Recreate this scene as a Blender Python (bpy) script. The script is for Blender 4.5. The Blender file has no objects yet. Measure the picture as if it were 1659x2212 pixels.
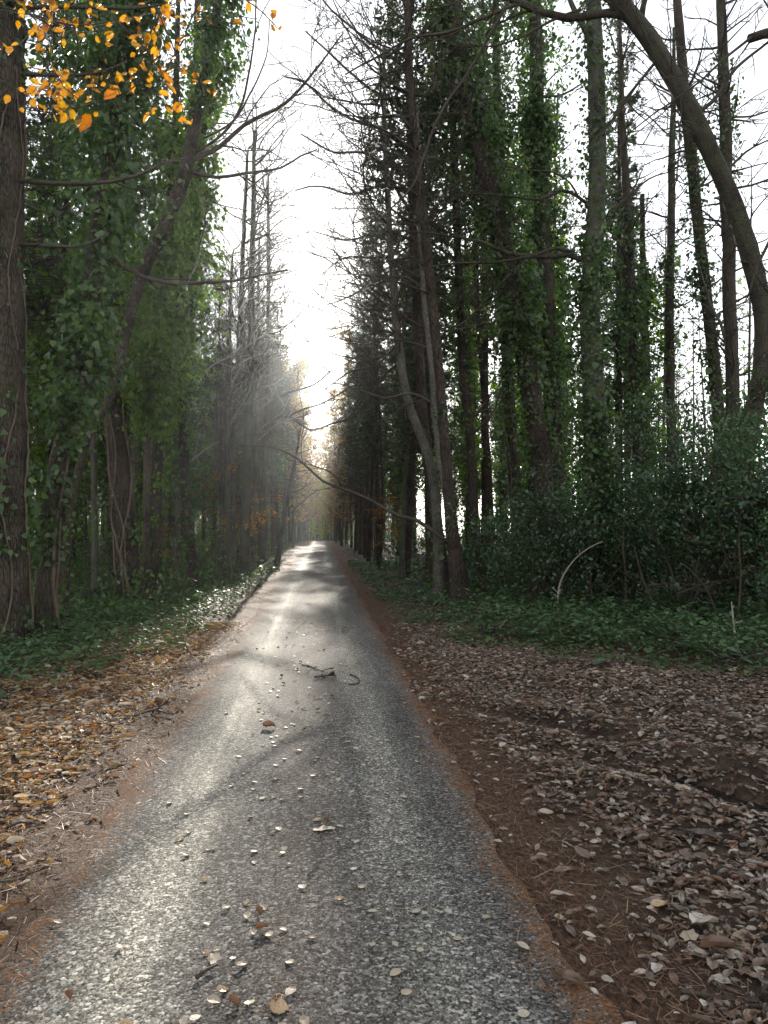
import bpy, math, random
import numpy as np
from mathutils import Vector

R = np.random.default_rng(11)
random.seed(5)
scene = bpy.context.scene
COL = scene.collection
rad = math.radians

# ------------------------------------------------------------------ camera numbers
# u, v: picture coordinates on a 1659 x 2212 frame
F, CX, CY, EYE = 1640.0, 829.5, 1106.0, 1.6
YAW, PITCH = rad(4.8), math.atan((1140 - 1106) / 1640.0)
FW = np.array([math.sin(YAW), math.cos(YAW), 0.0])
RT = np.array([math.cos(YAW), -math.sin(YAW), 0.0])
SUN_AZ, SUN_EL = rad(2.0), rad(15.0)


def P(u, v, D):
    """the place in the wood seen at (u, v) and D metres ahead"""
    xr, yu = (u - CX) / F, (CY - v) / F
    up = yu * math.cos(PITCH) + math.sin(PITCH)
    fwd = math.cos(PITCH) - yu * math.sin(PITCH)
    s = D / fwd
    p = FW * D + RT * (xr * s)
    return np.array([p[0], p[1], EYE + up * s])


def G(u, v):
    xr, yu = (u - CX) / F, (CY - v) / F
    up = yu * math.cos(PITCH) + math.sin(PITCH)
    s = -EYE / up
    D = s * (math.cos(PITCH) - yu * math.sin(PITCH))
    p = FW * D + RT * (xr * s)
    return float(p[0]), float(p[1]), D


# ------------------------------------------------------------------ noise
def _h(ix, iy, seed):
    n = (ix * 374761393 + iy * 668265263 + seed * 1442695041) & 0x7FFFFFFF
    n = ((n ^ (n >> 13)) * 1274126177) & 0x7FFFFFFF
    return ((n ^ (n >> 16)) & 0xFFFF) / 65535.0


def vnoise(x, y, seed=0):
    x = np.asarray(x, float); y = np.asarray(y, float)
    ix = np.floor(x).astype(np.int64); iy = np.floor(y).astype(np.int64)
    fx = x - ix; fy = y - iy
    fx = fx * fx * (3 - 2 * fx); fy = fy * fy * (3 - 2 * fy)
    a, b = _h(ix, iy, seed), _h(ix + 1, iy, seed)
    c, d = _h(ix, iy + 1, seed), _h(ix + 1, iy + 1, seed)
    return (a + (b - a) * fx) * (1 - fy) + (c + (d - c) * fx) * fy


def sstep(a, b, x):
    t = np.clip((np.asarray(x, float) - a) / (b - a), 0, 1)
    return t * t * (3 - 2 * t)


ROADX, HALF = -0.12, 1.07


def dip(y):
    y = np.asarray(y, float)
    return -np.where(y > 92, np.minimum(0.0022 * (y - 92) ** 2, 0.055 * (y - 92)), 0.0)


def ground_z(x, y):
    x = np.asarray(x, float); y = np.asarray(y, float)
    d = np.abs(x - ROADX)
    z = dip(y) + 0.0
    z = z + sstep(1.2, 3.2, d) * 0.05
    z = z + sstep(1.3, 2.6, d) * (vnoise(x * 1.3, y * 1.3, 3) - .5) * 0.09
    z = z + sstep(1.5, 3.0, d) * (vnoise(x * 4.1, y * 4.1, 4) - .5) * 0.045
    z = z + sstep(3.0, 9.0, d) * (vnoise(x * .23, y * .23, 5) - .4) * 0.45
    # churned wheel rut and puddle hollow on the right verge
    ax, ay = 0.58, -0.82
    for (px, py, ln, wd, dp) in ((2.30, 4.55, .8, .22, .12), (2.02, 5.75, .9, .17, .11), (3.1, 5.0, .6, .2, .08)):
        s = (x - px) * ax + (y - py) * ay
        t = (x - px) * ay - (y - py) * ax
        w = np.exp(-(s / ln) ** 2)
        z = z - dp * w * np.exp(-(t / wd) ** 2)
        z = z + .6 * dp * w * (np.exp(-((t - wd * 1.9) / (wd * .8)) ** 2) + np.exp(-((t + wd * 1.9) / (wd * .8)) ** 2))
    return z


def gz(x, y):
    return float(ground_z(np.array([x]), np.array([y]))[0])


# ------------------------------------------------------------------ mesh builder
class Geo:
    def __init__(self):
        self.v = []; self.q = []; self.t = []; self.n = 0

    def add(self, v, quads=None, tris=None):
        v = np.asarray(v, float).reshape(-1, 3)
        if quads is not None and len(quads):
            self.q.append(np.asarray(quads, np.int64).reshape(-1, 4) + self.n)
        if tris is not None and len(tris):
            self.t.append(np.asarray(tris, np.int64).reshape(-1, 3) + self.n)
        self.v.append(v); self.n += len(v)

    def tube(self, pts, radii, ns=6, rough=0.0, flare=0.0, cap=True, seed=0.0):
        pts = np.asarray(pts, float); n = len(pts)
        radii = np.asarray(radii, float)
        tan = np.gradient(pts, axis=0)
        tan /= np.linalg.norm(tan, axis=1)[:, None] + 1e-9
        ref = np.array([0.0, 0.0, 1.0]) if abs(tan[0][2]) < .8 else np.array([0.0, 1.0, 0.0])
        b = np.cross(tan, ref); b /= np.linalg.norm(b, axis=1)[:, None] + 1e-9
        c = np.cross(b, tan)
        ph = np.linspace(0, 2 * np.pi, ns, endpoint=False)
        rr = np.repeat(radii[:, None], ns, 1)
        if rough or flare:
            s = np.concatenate([[0], np.cumsum(np.linalg.norm(np.diff(pts, axis=0), axis=1))])
            PH, S = np.meshgrid(ph, s)
            f = 1 + rough * (.6 * np.sin(2 * PH + S * .9 + seed) + .45 * np.sin(5 * PH - S * .6 + 1.7 * seed)
                             + .5 * np.sin(9 * PH + 1.2 * np.sin(S * 2.1 + seed)))
            f += rough * 1.6 * (vnoise(np.cos(PH) * 3 + 7 + seed, S * 3 + np.sin(PH) * 3, 9) - .5)
            f += flare * np.exp(-S / .28) * (.75 + .5 * np.cos(4 * PH + seed) + .3 * np.cos(7 * PH + 2 * seed))
            rr = rr * f
        V = pts[:, None, :] + rr[:, :, None] * (np.cos(ph)[None, :, None] * b[:, None, :] + np.sin(ph)[None, :, None] * c[:, None, :])
        V = V.reshape(-1, 3)
        i = np.arange(n - 1)[:, None] * ns; j = np.arange(ns)[None, :]; k = (j + 1) % ns
        Q = np.stack([i + j, i + k, i + ns + k, i + ns + j], -1).reshape(-1, 4)
        T = None
        if cap:
            V = np.vstack([V, pts[0], pts[-1]])
            a, e = n * ns, n * ns + 1
            jj = np.arange(ns); kk = (jj + 1) % ns
            T = np.vstack([np.stack([np.full(ns, a), kk, jj], -1),
                           np.stack([np.full(ns, e), (n - 1) * ns + jj, (n - 1) * ns + kk], -1)])
        self.add(V, Q, T)

    def leaves(self, C, T, N, S, tmpl):
        C = np.asarray(C, float); n = len(C)
        if n == 0:
            return
        T = T / (np.linalg.norm(T, axis=1)[:, None] + 1e-9)
        B = np.cross(N, T); B /= np.linalg.norm(B, axis=1)[:, None] + 1e-9
        N = np.cross(T, B)
        tv, tq, tt = tmpl
        V = C[:, None, :] + np.asarray(S, float)[:, None, None] * (
            tv[None, :, 0, None] * T[:, None, :] + tv[None, :, 1, None] * B[:, None, :] + tv[None, :, 2, None] * N[:, None, :])
        k = len(tv); off = (np.arange(n) * k)[:, None, None]
        q = (tq[None] + off).reshape(-1, 4) if len(tq) else None
        t = (tt[None] + off).reshape(-1, 3) if len(tt) else None
        self.add(V.reshape(-1, 3), q, t)

    def mesh(self, name, origin=(0, 0, 0), smooth=True):
        V = (np.vstack(self.v) if self.v else np.zeros((0, 3))) - np.asarray(origin, float)
        q = np.vstack(self.q) if self.q else np.zeros((0, 4), np.int64)
        t = np.vstack(self.t) if self.t else np.zeros((0, 3), np.int64)
        me = bpy.data.meshes.new(name)
        me.vertices.add(len(V)); me.vertices.foreach_set('co', V.astype(np.float32).ravel())
        nl = q.size + t.size
        me.loops.add(nl)
        me.loops.foreach_set('vertex_index', np.concatenate([q.ravel(), t.ravel()]).astype(np.int32))
        me.polygons.add(len(q) + len(t))
        st = np.concatenate([np.arange(len(q)) * 4, q.size + np.arange(len(t)) * 3]).astype(np.int32)
        me.polygons.foreach_set('loop_start', st)
        me.polygons.foreach_set('use_smooth', np.full(len(q) + len(t), smooth))
        me.update(calc_edges=True)
        return me


A = np.array
NOQ, NOT = np.zeros((0, 4), np.int64), np.zeros((0, 3), np.int64)
IVY = (A([[0, 0, 0], [.12, .42, .06], [.5, .36, .03], [1, 0, -.1], [.5, -.36, .03], [.12, -.42, .06], [.45, 0, -.03]]),
       A([[0, 6, 2, 1], [0, 5, 4, 6]]), A([[6, 3, 2], [6, 4, 3]]))
OVAL = (A([[0, 0, 0], [.3, .27, .05], [.7, .24, .04], [1, 0, -.06], [.7, -.24, .04], [.3, -.27, .05]]),
        A([[0, 3, 2, 1], [0, 5, 4, 3]]), NOT)
LITTER = (A([[0, 0, 0], [.3, .24, .08], [.72, .19, .06], [1, 0, .03], [.72, -.19, .04], [.3, -.24, .09], [.5, 0, -.01]]),
          A([[0, 6, 2, 1], [0, 5, 4, 6]]), A([[6, 3, 2], [6, 4, 3]]))
BLADE = (A([[0, -.07, 0], [0, .07, 0], [1, .05, -.05], [1, -.05, -.05]]), A([[0, 3, 2, 1]]), NOT)
SPRAY = (A([[0, 0, 0], [.45, .2, .03], [1, 0, -.08], [.45, -.2, .03], [.3, .5, -.06], [.3, -.5, -.06], [.15, .1, 0], [.15, -.1, 0]]),
         A([[0, 3, 2, 1]]), A([[6, 1, 4], [7, 5, 3]]))


def rich_leaf(seg=7, width=.36, serr=.0, curl=.10, wave=.03, seed=0, stalk=False):
    r = np.random.default_rng(seed)
    vs, q = [], []
    for i in range(seg + 1):
        t = i / seg
        w = width * (math.sin(math.pi * min(1, t ** .85)) ** .8 if 0 < t < 1 else 0.02)
        if i % 2:
            w *= 1 + serr
        z = -.14 * t * t + r.uniform(-wave, wave)
        for s in (-1, -.5, 0, .5, 1):
            vs.append((t, s * w, z + curl * s * s + (r.uniform(-wave, wave) if s else 0)))
    for i in range(seg):
        for j in range(4):
            a = i * 5 + j
            q.append((a, a + 5, a + 6, a + 1))
    if stalk:
        b = len(vs)
        vs += [(0.03, .014, vs[2][2]), (0.03, -.014, vs[2][2]), (-.16, -.008, .02), (-.16, .012, .02), (-.30, .03, .05), (-.30, .05, .05)]
        q += [(b, b + 3, b + 2, b + 1), (b + 3, b + 5, b + 4, b + 2)]
    return (A(vs), A(q), NOT)


def lobed_leaf(seed=0, lobes=5, curl=.08):
    r = np.random.default_rng(seed)
    m = lobes * 2 + 1
    rim = []
    for i in range(m):
        a = -2.5 + 5.0 * i / (m - 1)
        rr = (.56 if i % 2 else .43) * r.uniform(.85, 1.12)
        rim.append((.45 + rr * math.cos(a), rr * math.sin(a), curl * r.uniform(-.3, 1)))
    vs = [(.4, 0, 0), (-.02, 0, .02)] + rim
    t = [(0, i + 2, i + 3) for i in range(m - 1)] + [(0, m + 1, 1), (0, 1, 2)]
    return (A(vs), NOQ, A(t))


# ------------------------------------------------------------------ objects
def tag(o, label=None, cat=None, group=None, kind=None):
    if label: o['label'] = label
    if cat: o['category'] = cat
    if group: o['group'] = group
    if kind: o['kind'] = kind
    return o


def empty(name, loc, label, cat, group=None):
    o = bpy.data.objects.new(name, None); COL.objects.link(o)
    o.location = loc; o.empty_display_size = .2
    return tag(o, label, cat, group)


def put(name, geo, mat, parent=None, origin=None, smooth=True, label=None):
    if origin is None:
        root = parent
        while root is not None and root.parent is not None:
            root = root.parent
        origin = tuple(root.location) if root is not None else (0, 0, 0)
    me = geo.mesh(name, origin, smooth)
    me.materials.append(mat)
    o = bpy.data.objects.new(name, me); COL.objects.link(o)
    if parent is not None:
        o.parent = parent
    else:
        o.location = origin
    if label: o['label'] = label
    return o


def copy_tree(o, parent=None):
    c = o.copy(); COL.objects.link(c)
    if parent is not None:
        c.parent = parent
    for ch in [k for k in o.children]:
        copy_tree(ch, c)
    return c


# ------------------------------------------------------------------ materials
def new_mat(name):
    m = bpy.data.materials.new(name); m.use_nodes = True
    nt = m.node_tree; nt.nodes.clear()
    return m, nt


class N:
    def __init__(self, nt): self.nt = nt

    def __call__(self, typ, ins=None, **props):
        n = self.nt.nodes.new(typ)
        for k, v in props.items():
            setattr(n, k, v)
        for k, v in (ins or {}).items():
            if isinstance(v, bpy.types.NodeSocket):
                self.nt.links.new(v, n.inputs[k])
            else:
                n.inputs[k].default_value = v
        return n

    def ramp(self, fac, stops, interp='LINEAR'):
        n = self.nt.nodes.new('ShaderNodeValToRGB')
        n.color_ramp.interpolation = interp
        el = n.color_ramp.elements
        while len(el) < len(stops): el.new(.5)
        for e, (p, c) in zip(el, stops):
            e.position = p
            e.color = (c, c, c, 1) if not hasattr(c, '__len__') else (*c[:3], 1)
        self.nt.links.new(fac, n.inputs[0])
        return n.outputs[0]

    def math(self, op, a, b=0.0, clamp=False):
        n = self('ShaderNodeMath', {0: a, 1: b}, operation=op); n.use_clamp = clamp
        return n.outputs[0]

    def mix(self, f, a, b):
        n = self('ShaderNodeMix', data_type='RGBA')
        for k, v in ((0, f), (6, a), (7, b)):
            if isinstance(v, bpy.types.NodeSocket): self.nt.links.new(v, n.inputs[k])
            else: n.inputs[k].default_value = v if k == 0 else (*v[:3], 1)
        return n.outputs[2]


def c4(c): return (*c[:3], 1.0)


def leaf_mat(name, cols, trans=.4, rough=.45, spec=.4, spots=None, vary=.0):
    m, nt = new_mat(name); n = N(nt)
    geo = n('ShaderNodeNewGeometry')
    oi = n('ShaderNodeObjectInfo')
    k = len(cols)
    rnd = n.math('FRACT', n.math('ADD', geo.outputs['Random Per Island'], n.math('MULTIPLY', oi.outputs['Random'], .37)))
    col = n.ramp(rnd, [(i / max(1, k - 1), c) for i, c in enumerate(cols)])
    tc = n('ShaderNodeTexCoord')
    nz = n('ShaderNodeTexNoise', {'Vector': tc.outputs['Object'], 'Scale': 60.0, 'Detail': 3.0})
    val = n.math('ADD', n.math('MULTIPLY', nz.outputs[0], .6), .7)
    if spots:
        ns = n('ShaderNodeTexNoise', {'Vector': n('ShaderNodeVectorMath', {0: tc.outputs['Object'], 1: oi.outputs['Random']}, operation='ADD').outputs[0], 'Scale': 7.0 if spots[3] else 45.0, 'Detail': 5.0, 'Roughness': .7})
        col = n.mix(n.ramp(ns.outputs[0], [(.5, 0.0), (.68, .8)]), col, spots[:3])
    if vary:
        nb = n('ShaderNodeTexNoise', {'Vector': n('ShaderNodeVectorMath', {0: tc.outputs['Object'], 1: oi.outputs['Random']}, operation='ADD').outputs[0], 'Scale': 1.6, 'Detail': 3.0})
        hv = n.ramp(nb.outputs[0], [(.32, 1 - vary), (.68, 1 + vary)])
        val = n.math('MULTIPLY', val, hv)
    hs = n('ShaderNodeHueSaturation', {'Color': col, 'Value': val})
    b = n('ShaderNodeBsdfPrincipled', {'Base Color': hs.outputs[0], 'Roughness': rough, 'Specular IOR Level': spec})
    if trans > 0:
        tcl = n('ShaderNodeHueSaturation', {'Color': hs.outputs[0], 'Saturation': 1.15, 'Value': 1.5})
        t = n('ShaderNodeBsdfTranslucent', {'Color': tcl.outputs[0]})
        x = n('ShaderNodeMixShader', {0: trans, 1: b.outputs[0], 2: t.outputs[0]})
        out = x.outputs[0]
    else:
        out = b.outputs[0]
    n('ShaderNodeOutputMaterial', {'Surface': out})
    return m


def bark_mat(name, dark, light, moss=0.0, mosscol=(.05, .06, .02), scale=1.0, bump=.6, stretch=.18):
    m, nt = new_mat(name); n = N(nt)
    tc = n('ShaderNodeTexCoord')
    oi = n('ShaderNodeObjectInfo')
    off = n('ShaderNodeVectorMath', {0: tc.outputs['Object'], 1: oi.outputs['Random']}, operation='ADD')
    mp = n('ShaderNodeMapping', {'Vector': off.outputs[0], 'Scale': (1, 1, stretch)})
    n1 = n('ShaderNodeTexNoise', {'Vector': mp.outputs[0], 'Scale': 34.0 * scale, 'Detail': 6.0, 'Roughness': .65})
    vo = n('ShaderNodeTexVoronoi', {'Vector': mp.outputs[0], 'Scale': 42.0 * scale}, feature='DISTANCE_TO_EDGE')
    n2 = n('ShaderNodeTexNoise', {'Vector': off.outputs[0], 'Scale': 2.2, 'Detail': 4.0})
    crack = n.ramp(vo.outputs[0], [(0.0, 0.0), (.16, 1.0)])
    h = n.math('ADD', n.math('MULTIPLY', n1.outputs[0], .7), n.math('MULTIPLY', crack, .35))
    f = n.math('ADD', n.math('MULTIPLY', h, .8), n.math('MULTIPLY', n.math('SUBTRACT', n2.outputs[0], .5), .9), True)
    col = n.ramp(f, [(.15, dark), (.5, [(a + b) / 2 for a, b in zip(dark, light)]), (.9, light)])
    if moss:
        n3 = n('ShaderNodeTexNoise', {'Vector': off.outputs[0], 'Scale': 3.5, 'Detail': 5.0, 'Roughness': .7})
        mk = n.ramp(n3.outputs[0], [(.62 - .3 * moss, 0.0), (.78 - .3 * moss, 1.0)])
        col = n.mix(n.math('MULTIPLY', mk, .8), col, mosscol)
    bp = n('ShaderNodeBump', {'Height': h, 'Strength': bump, 'Distance': .06})
    b = n('ShaderNodeBsdfPrincipled', {'Base Color': col, 'Roughness': .85, 'Specular IOR Level': .25, 'Normal': bp.outputs[0]})
    n('ShaderNodeOutputMaterial', {'Surface': b.outputs[0]})
    return m


M = {}
M['bark_brown'] = bark_mat('bark_brown', (.012, .009, .007), (.15, .115, .088), .35, bump=1.0)
M['bark_red'] = bark_mat('bark_red', (.016, .011, .009), (.115, .083, .066), .25, scale=.8, bump=1.0)
M['bark_grey'] = bark_mat('bark_grey', (.03, .027, .022), (.125, .113, .093), .5, (.08, .095, .045), scale=.6, bump=.25, stretch=.5)
M['bark_pale'] = bark_mat('bark_pale', (.04, .035, .029), (.17, .15, .122), .4, (.08, .095, .05), scale=.5, bump=.5, stretch=.6)
M['bark_moss'] = bark_mat('bark_moss', (.018, .014, .011), (.12, .095, .07), .6, (.085, .09, .05), scale=.9, bump=.9, stretch=.4)
M['twig'] = bark_mat('twig_bark', (.03, .022, .016), (.10, .08, .06), 0, bump=.1)
M['twig_pale'] = bark_mat('twig_bark_pale', (.16, .14, .11), (.36, .33, .28), 0, bump=.1)
M['vine'] = bark_mat('vine_bark', (.07, .05, .035), (.20, .15, .11), 0, scale=1.5, bump=.3)
M['ivy'] = leaf_mat('ivy_leaf', [(.040, .076, .026), (.068, .12, .030), (.046, .094, .036), (.105, .155, .032), (.042, .076, .03)], .42, .36, .5, None, .5)
M['ivy_backlit'] = leaf_mat('ivy_leaf_backlit', [(.08, .15, .024), (.12, .20, .03), (.06, .12, .022), (.16, .22, .035)], .55, .38, .5, None, .4)  # brighter, yellower copy of the ivy leaf: sun from behind painted into its colour
M['holly'] = leaf_mat('holly_leaf', [(.028, .056, .025), (.036, .07, .028), (.052, .086, .03), (.026, .05, .024)], .25, .32, .6, None, .45)
M['needle'] = leaf_mat('conifer_needle', [(.036, .056, .028), (.052, .075, .034), (.044, .064, .038), (.075, .085, .036)], .35, .55, .3, None, .4)
M['beech'] = leaf_mat('beech_leaf', [(.34, .14, .02), (.42, .22, .03), (.24, .09, .022), (.42, .26, .05), (.30, .15, .05)], .52, .42, .5, (.16, .06, .02, 0))
M['autumn'] = leaf_mat('autumn_leaf', [(.28, .13, .03), (.34, .20, .05), (.22, .09, .03), (.36, .26, .08)], .5, .5, .3)
M['yellowgreen'] = leaf_mat('yellow_green_leaf', [(.12, .16, .02), (.2, .22, .03), (.09, .13, .025)], .5, .5, .3)
M['farmix'] = leaf_mat('turning_leaf', [(.15, .12, .04), (.26, .18, .06), (.11, .10, .04), (.24, .13, .045), (.3, .17, .05)], .5, .5, .3)
M['bramble'] = leaf_mat('bramble_leaf', [(.045, .095, .042), (.06, .125, .05), (.085, .14, .042), (.05, .10, .055)], .3, .45, .4)
M['groundivy'] = leaf_mat('ground_ivy_leaf', [(.055, .095, .04), (.08, .13, .05), (.065, .105, .05), (.12, .16, .05)], .3, .62, .2)
M['litter'] = leaf_mat('fallen_leaf_litter', [(.10, .065, .045), (.30, .23, .175), (.06, .04, .028), (.42, .345, .27), (.15, .09, .06), (.07, .048, .036),
                                            (.27, .175, .11), (.05, .034, .026), (.48, .41, .34), (.13, .085, .06), (.20, .09, .05), (.09, .065, .05)], .12, .34, .5, (.10, .065, .045, 0))
M['litter_warm'] = leaf_mat('fallen_leaf_orange', [(.26, .13, .04), (.42, .32, .21), (.09, .05, .03), (.46, .40, .32), (.30, .12, .03), (.08, .05, .03),
                                                  (.38, .24, .09), (.10, .06, .04), (.48, .43, .35), (.34, .18, .05), (.18, .10, .06), (.44, .36, .27)], .3, .6, .25)
M['needle_litter'] = leaf_mat('dry_needle_litter', [(.13, .068, .038), (.20, .11, .06), (.05, .028, .018), (.25, .16, .095), (.07, .038, .024)], .0, .6, .3)
M['leaf_pale'] = leaf_mat('pale_fallen_leaf', [(.42, .36, .27), (.52, .46, .37), (.33, .26, .18), (.47, .40, .31)], .1, .55, .3, (.24, .17, .10, 1))
M['leaf_tan'] = leaf_mat('tan_fallen_leaf', [(.42, .28, .16), (.46, .33, .20)], .1, .5, .4, (.2, .11, .06, 1))
M['leaf_brown'] = leaf_mat('brown_fallen_leaf', [(.16, .075, .04), (.20, .10, .05)], .1, .5, .4)


def ground_material():
    m, nt = new_mat('forest_soil'); n = N(nt)
    tc = n('ShaderNodeTexCoord'); ob = tc.outputs['Object']
    sp = n('ShaderNodeSeparateXYZ', {0: ob})
    big = n('ShaderNodeTexNoise', {'Vector': ob, 'Scale': 1.4, 'Detail': 6.0, 'Roughness': .65})
    fine = n('ShaderNodeTexNoise', {'Vector': ob, 'Scale': 38.0, 'Detail': 6.0, 'Roughness': .75})
    fib = n('ShaderNodeTexNoise', {'Vector': n('ShaderNodeMapping', {'Vector': ob, 'Scale': (1, .5, 1)}).outputs[0], 'Scale': 62.0, 'Detail': 4.0, 'Roughness': .7})
    vo = n('ShaderNodeTexVoronoi', {'Vector': ob, 'Scale': 26.0, 'Randomness': 1.0})
    sv = n('ShaderNodeSeparateColor', {0: vo.outputs['Color']})
    soil = n.ramp(fine.outputs[0], [(.3, (.014, .010, .008)), (.55, (.040, .027, .019)), (.75, (.085, .056, .038))])
    lit = n.ramp(sv.outputs[0], [(0, (.05, .03, .02)), (.4, (.12, .07, .045)), (.7, (.17, .10, .06)), (1, (.24, .17, .12))])
    col = n.mix(n.ramp(big.outputs[0], [(.38, .15), (.62, .75)]), soil, lit)
    # bed of brown needles along both edges of the tarmac
    d = n.math('ABSOLUTE', n.math('ADD', sp.outputs[0], -ROADX))
    wob = n.math('MULTIPLY', n.math('SUBTRACT', n('ShaderNodeTexNoise', {'Vector': ob, 'Scale': 1.7, 'Detail': 5.0, 'Roughness': .7}).outputs[0], .5), 1.5)
    band = n.ramp(n.math('ADD', d, wob), [(0.0, 1.0), (.0, 1.0)])
    mr = n('ShaderNodeMapRange', {'Value': n.math('ADD', d, wob), 'From Min': 1.3, 'From Max': 1.7, 'To Min': 1.0, 'To Max': 0.0})
    ndl = n.ramp(fib.outputs[0], [(.34, (.020, .011, .007)), (.5, (.105, .048, .023)), (.66, (.22, .11, .052))])
    col = n.mix(mr.outputs[0], col, ndl)
    h = n.math('ADD', n.math('MULTIPLY', fine.outputs[0], 1.0), n.math('MULTIPLY', fib.outputs[0], .5))
    bp = n('ShaderNodeBump', {'Height': h, 'Strength': 1.0, 'Distance': .06})
    b = n('ShaderNodeBsdfPrincipled', {'Base Color': col, 'Roughness': .8, 'Specular IOR Level': .3, 'Normal': bp.outputs[0]})
    n('ShaderNodeOutputMaterial', {'Surface': b.outputs[0]})
    return m


def road_material():
    m, nt = new_mat('worn_tarmac'); n = N(nt)
    tc = n('ShaderNodeTexCoord'); ob = tc.outputs['Object']
    sp = n('ShaderNodeSeparateXYZ', {0: ob})
    x = n.math('ADD', sp.outputs[0], -ROADX)
    vo = n('ShaderNodeTexVoronoi', {'Vector': ob, 'Scale': 82.0})
    v2 = n('ShaderNodeTexVoronoi', {'Vector': ob, 'Scale': 150.0})
    sc = n('ShaderNodeSeparateColor', {0: vo.outputs['Color']})
    s2 = n('ShaderNodeSeparateColor', {0: v2.outputs['Color']})
    big = n('ShaderNodeTexNoise', {'Vector': n('ShaderNodeMapping', {'Vector': ob, 'Scale': (2.2, .35, 1)}).outputs[0], 'Scale': 1.6, 'Detail': 5.0, 'Roughness': .6})
    streak = n('ShaderNodeTexNoise', {'Vector': n('ShaderNodeMapping', {'Vector': ob, 'Scale': (9, .25, 1)}).outputs[0], 'Scale': 1.3, 'Detail': 4.0})
    chip = n.ramp(sc.outputs[0], [(0, .018), (.35, .05), (.65, .13), (.88, .26), (1, .55)])
    chip2 = n.ramp(s2.outputs[1], [(0, .015), (.5, .07), (.85, .18), (1, .45)])
    base = n.mix(.45, chip, chip2)
    # polished pale wheel tracks

    def bandf(c, w):
        q = n.math('DIVIDE', n.math('ADD', x, -c), w)
        return n.math('POWER', 2.718, n.math('MULTIPLY', n.math('MULTIPLY', q, q), -1.0))
    tr = n.math('ADD', bandf(-.60, .20), n.math('MULTIPLY', bandf(.50, .18), .55))
    tr = n.math('MULTIPLY', tr, n.math('ADD', n.math('MULTIPLY', streak.outputs[0], 1.3), .15), True)
    tint = n.mix(tr, (.86, .80, .73), (1.95, 1.8, 1.5))
    mul = n('ShaderNodeMix', {0: 1.0}, data_type='RGBA', blend_type='MULTIPLY')
    nt.links.new(base, mul.inputs[6]); nt.links.new(tint, mul.inputs[7])
    col = mul.outputs[2]
    pv = n.ramp(big.outputs[0], [(.3, .65), (.7, 1.35)])
    mul2 = n('ShaderNodeMix', {0: 1.0}, data_type='RGBA', blend_type='MULTIPLY')
    nt.links.new(col, mul2.inputs[6]); nt.links.new(pv, mul2.inputs[7])
    col = mul2.outputs[2]
    # brown needles and crumbs swept to the edges and the middle
    dn = n('ShaderNodeTexNoise', {'Vector': ob, 'Scale': 2.4, 'Detail': 7.0, 'Roughness': .75})
    fr = n('ShaderNodeTexNoise', {'Vector': ob, 'Scale': 70.0, 'Detail': 4.0, 'Roughness': .7})
    ed = n.math('ADD', n.math('ABSOLUTE', x), n.math('MULTIPLY', n.math('SUBTRACT', dn.outputs[0], .5), .6))
    ed = n.math('ADD', ed, n.math('MULTIPLY', n.math('SUBTRACT', fr.outputs[0], .5), 1.1))
    em = n('ShaderNodeMapRange', {'Value': ed, 'From Min': .93, 'From Max': 1.05}).outputs[0]
    cm = n.math('MULTIPLY', bandf(.02, .22), n.ramp(fr.outputs[0], [(.5, 0.0), (.68, .55)]))
    mask = n.math('MAXIMUM', em, cm)
    ndl = n.ramp(fr.outputs[0], [(.34, (.020, .011, .007)), (.5, (.105, .048, .023)), (.66, (.22, .11, .052))])
    col = n.mix(mask, col, ndl)
    h = n.math('SUBTRACT', n.math('MULTIPLY', sc.outputs[1], .8), n.math('MULTIPLY', vo.outputs['Distance'], 1.0))
    h = n.math('ADD', h, n.math('MULTIPLY', s2.outputs[2], .35))
    bp = n('ShaderNodeBump', {'Height': h, 'Strength': .38, 'Distance': .006})
    ro = n.math('SUBTRACT', .80, n.math('MULTIPLY', tr, .10))
    b = n('ShaderNodeBsdfPrincipled', {'Base Color': col, 'Roughness': ro, 'Specular IOR Level': .05, 'Normal': bp.outputs[0]})
    n('ShaderNodeOutputMaterial', {'Surface': b.outputs[0]})
    return m


def water_material():
    m, nt = new_mat('puddle_water'); n = N(nt)
    b = n('ShaderNodeBsdfPrincipled', {'Base Color': (.012, .010, .008, 1), 'Roughness': .06, 'Specular IOR Level': .5})
    n('ShaderNodeOutputMaterial', {'Surface': b.outputs[0]})
    return m


M['ground'] = ground_material(); M['road'] = road_material(); M['water'] = water_material()

# ------------------------------------------------------------------ setting
def grid(xs, ys, zf, name, mat, kind='structure'):
    X, Y = np.meshgrid(xs, ys)
    Z = zf(X, Y)
    g = Geo()
    nx, ny = len(xs), len(ys)
    i = np.arange(ny - 1)[:, None] * nx; j = np.arange(nx - 1)[None, :]
    Q = np.stack([i + j, i + j + 1, i + nx + j + 1, i + nx + j], -1).reshape(-1, 4)
    g.add(np.stack([X.ravel(), Y.ravel(), Z.ravel()], -1), Q)
    return tag(put(name, g, mat), kind=kind)


xs = np.unique(np.concatenate([np.linspace(-420, -40, 12), np.linspace(-40, -8, 40), np.arange(-8, 9, .07), np.linspace(9, 40, 40), np.linspace(40, 420, 12)]))
ys = np.unique(np.concatenate([np.linspace(-120, 0, 14), np.arange(0, 17, .07), np.linspace(17, 60, 130), np.linspace(60, 200, 90), np.linspace(200, 520, 10)]))
grid(xs, ys, lambda X, Y: ground_z(X, Y) - .004 - .012 * (np.abs(X - ROADX) < .9), 'ground', M['ground'])
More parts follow.
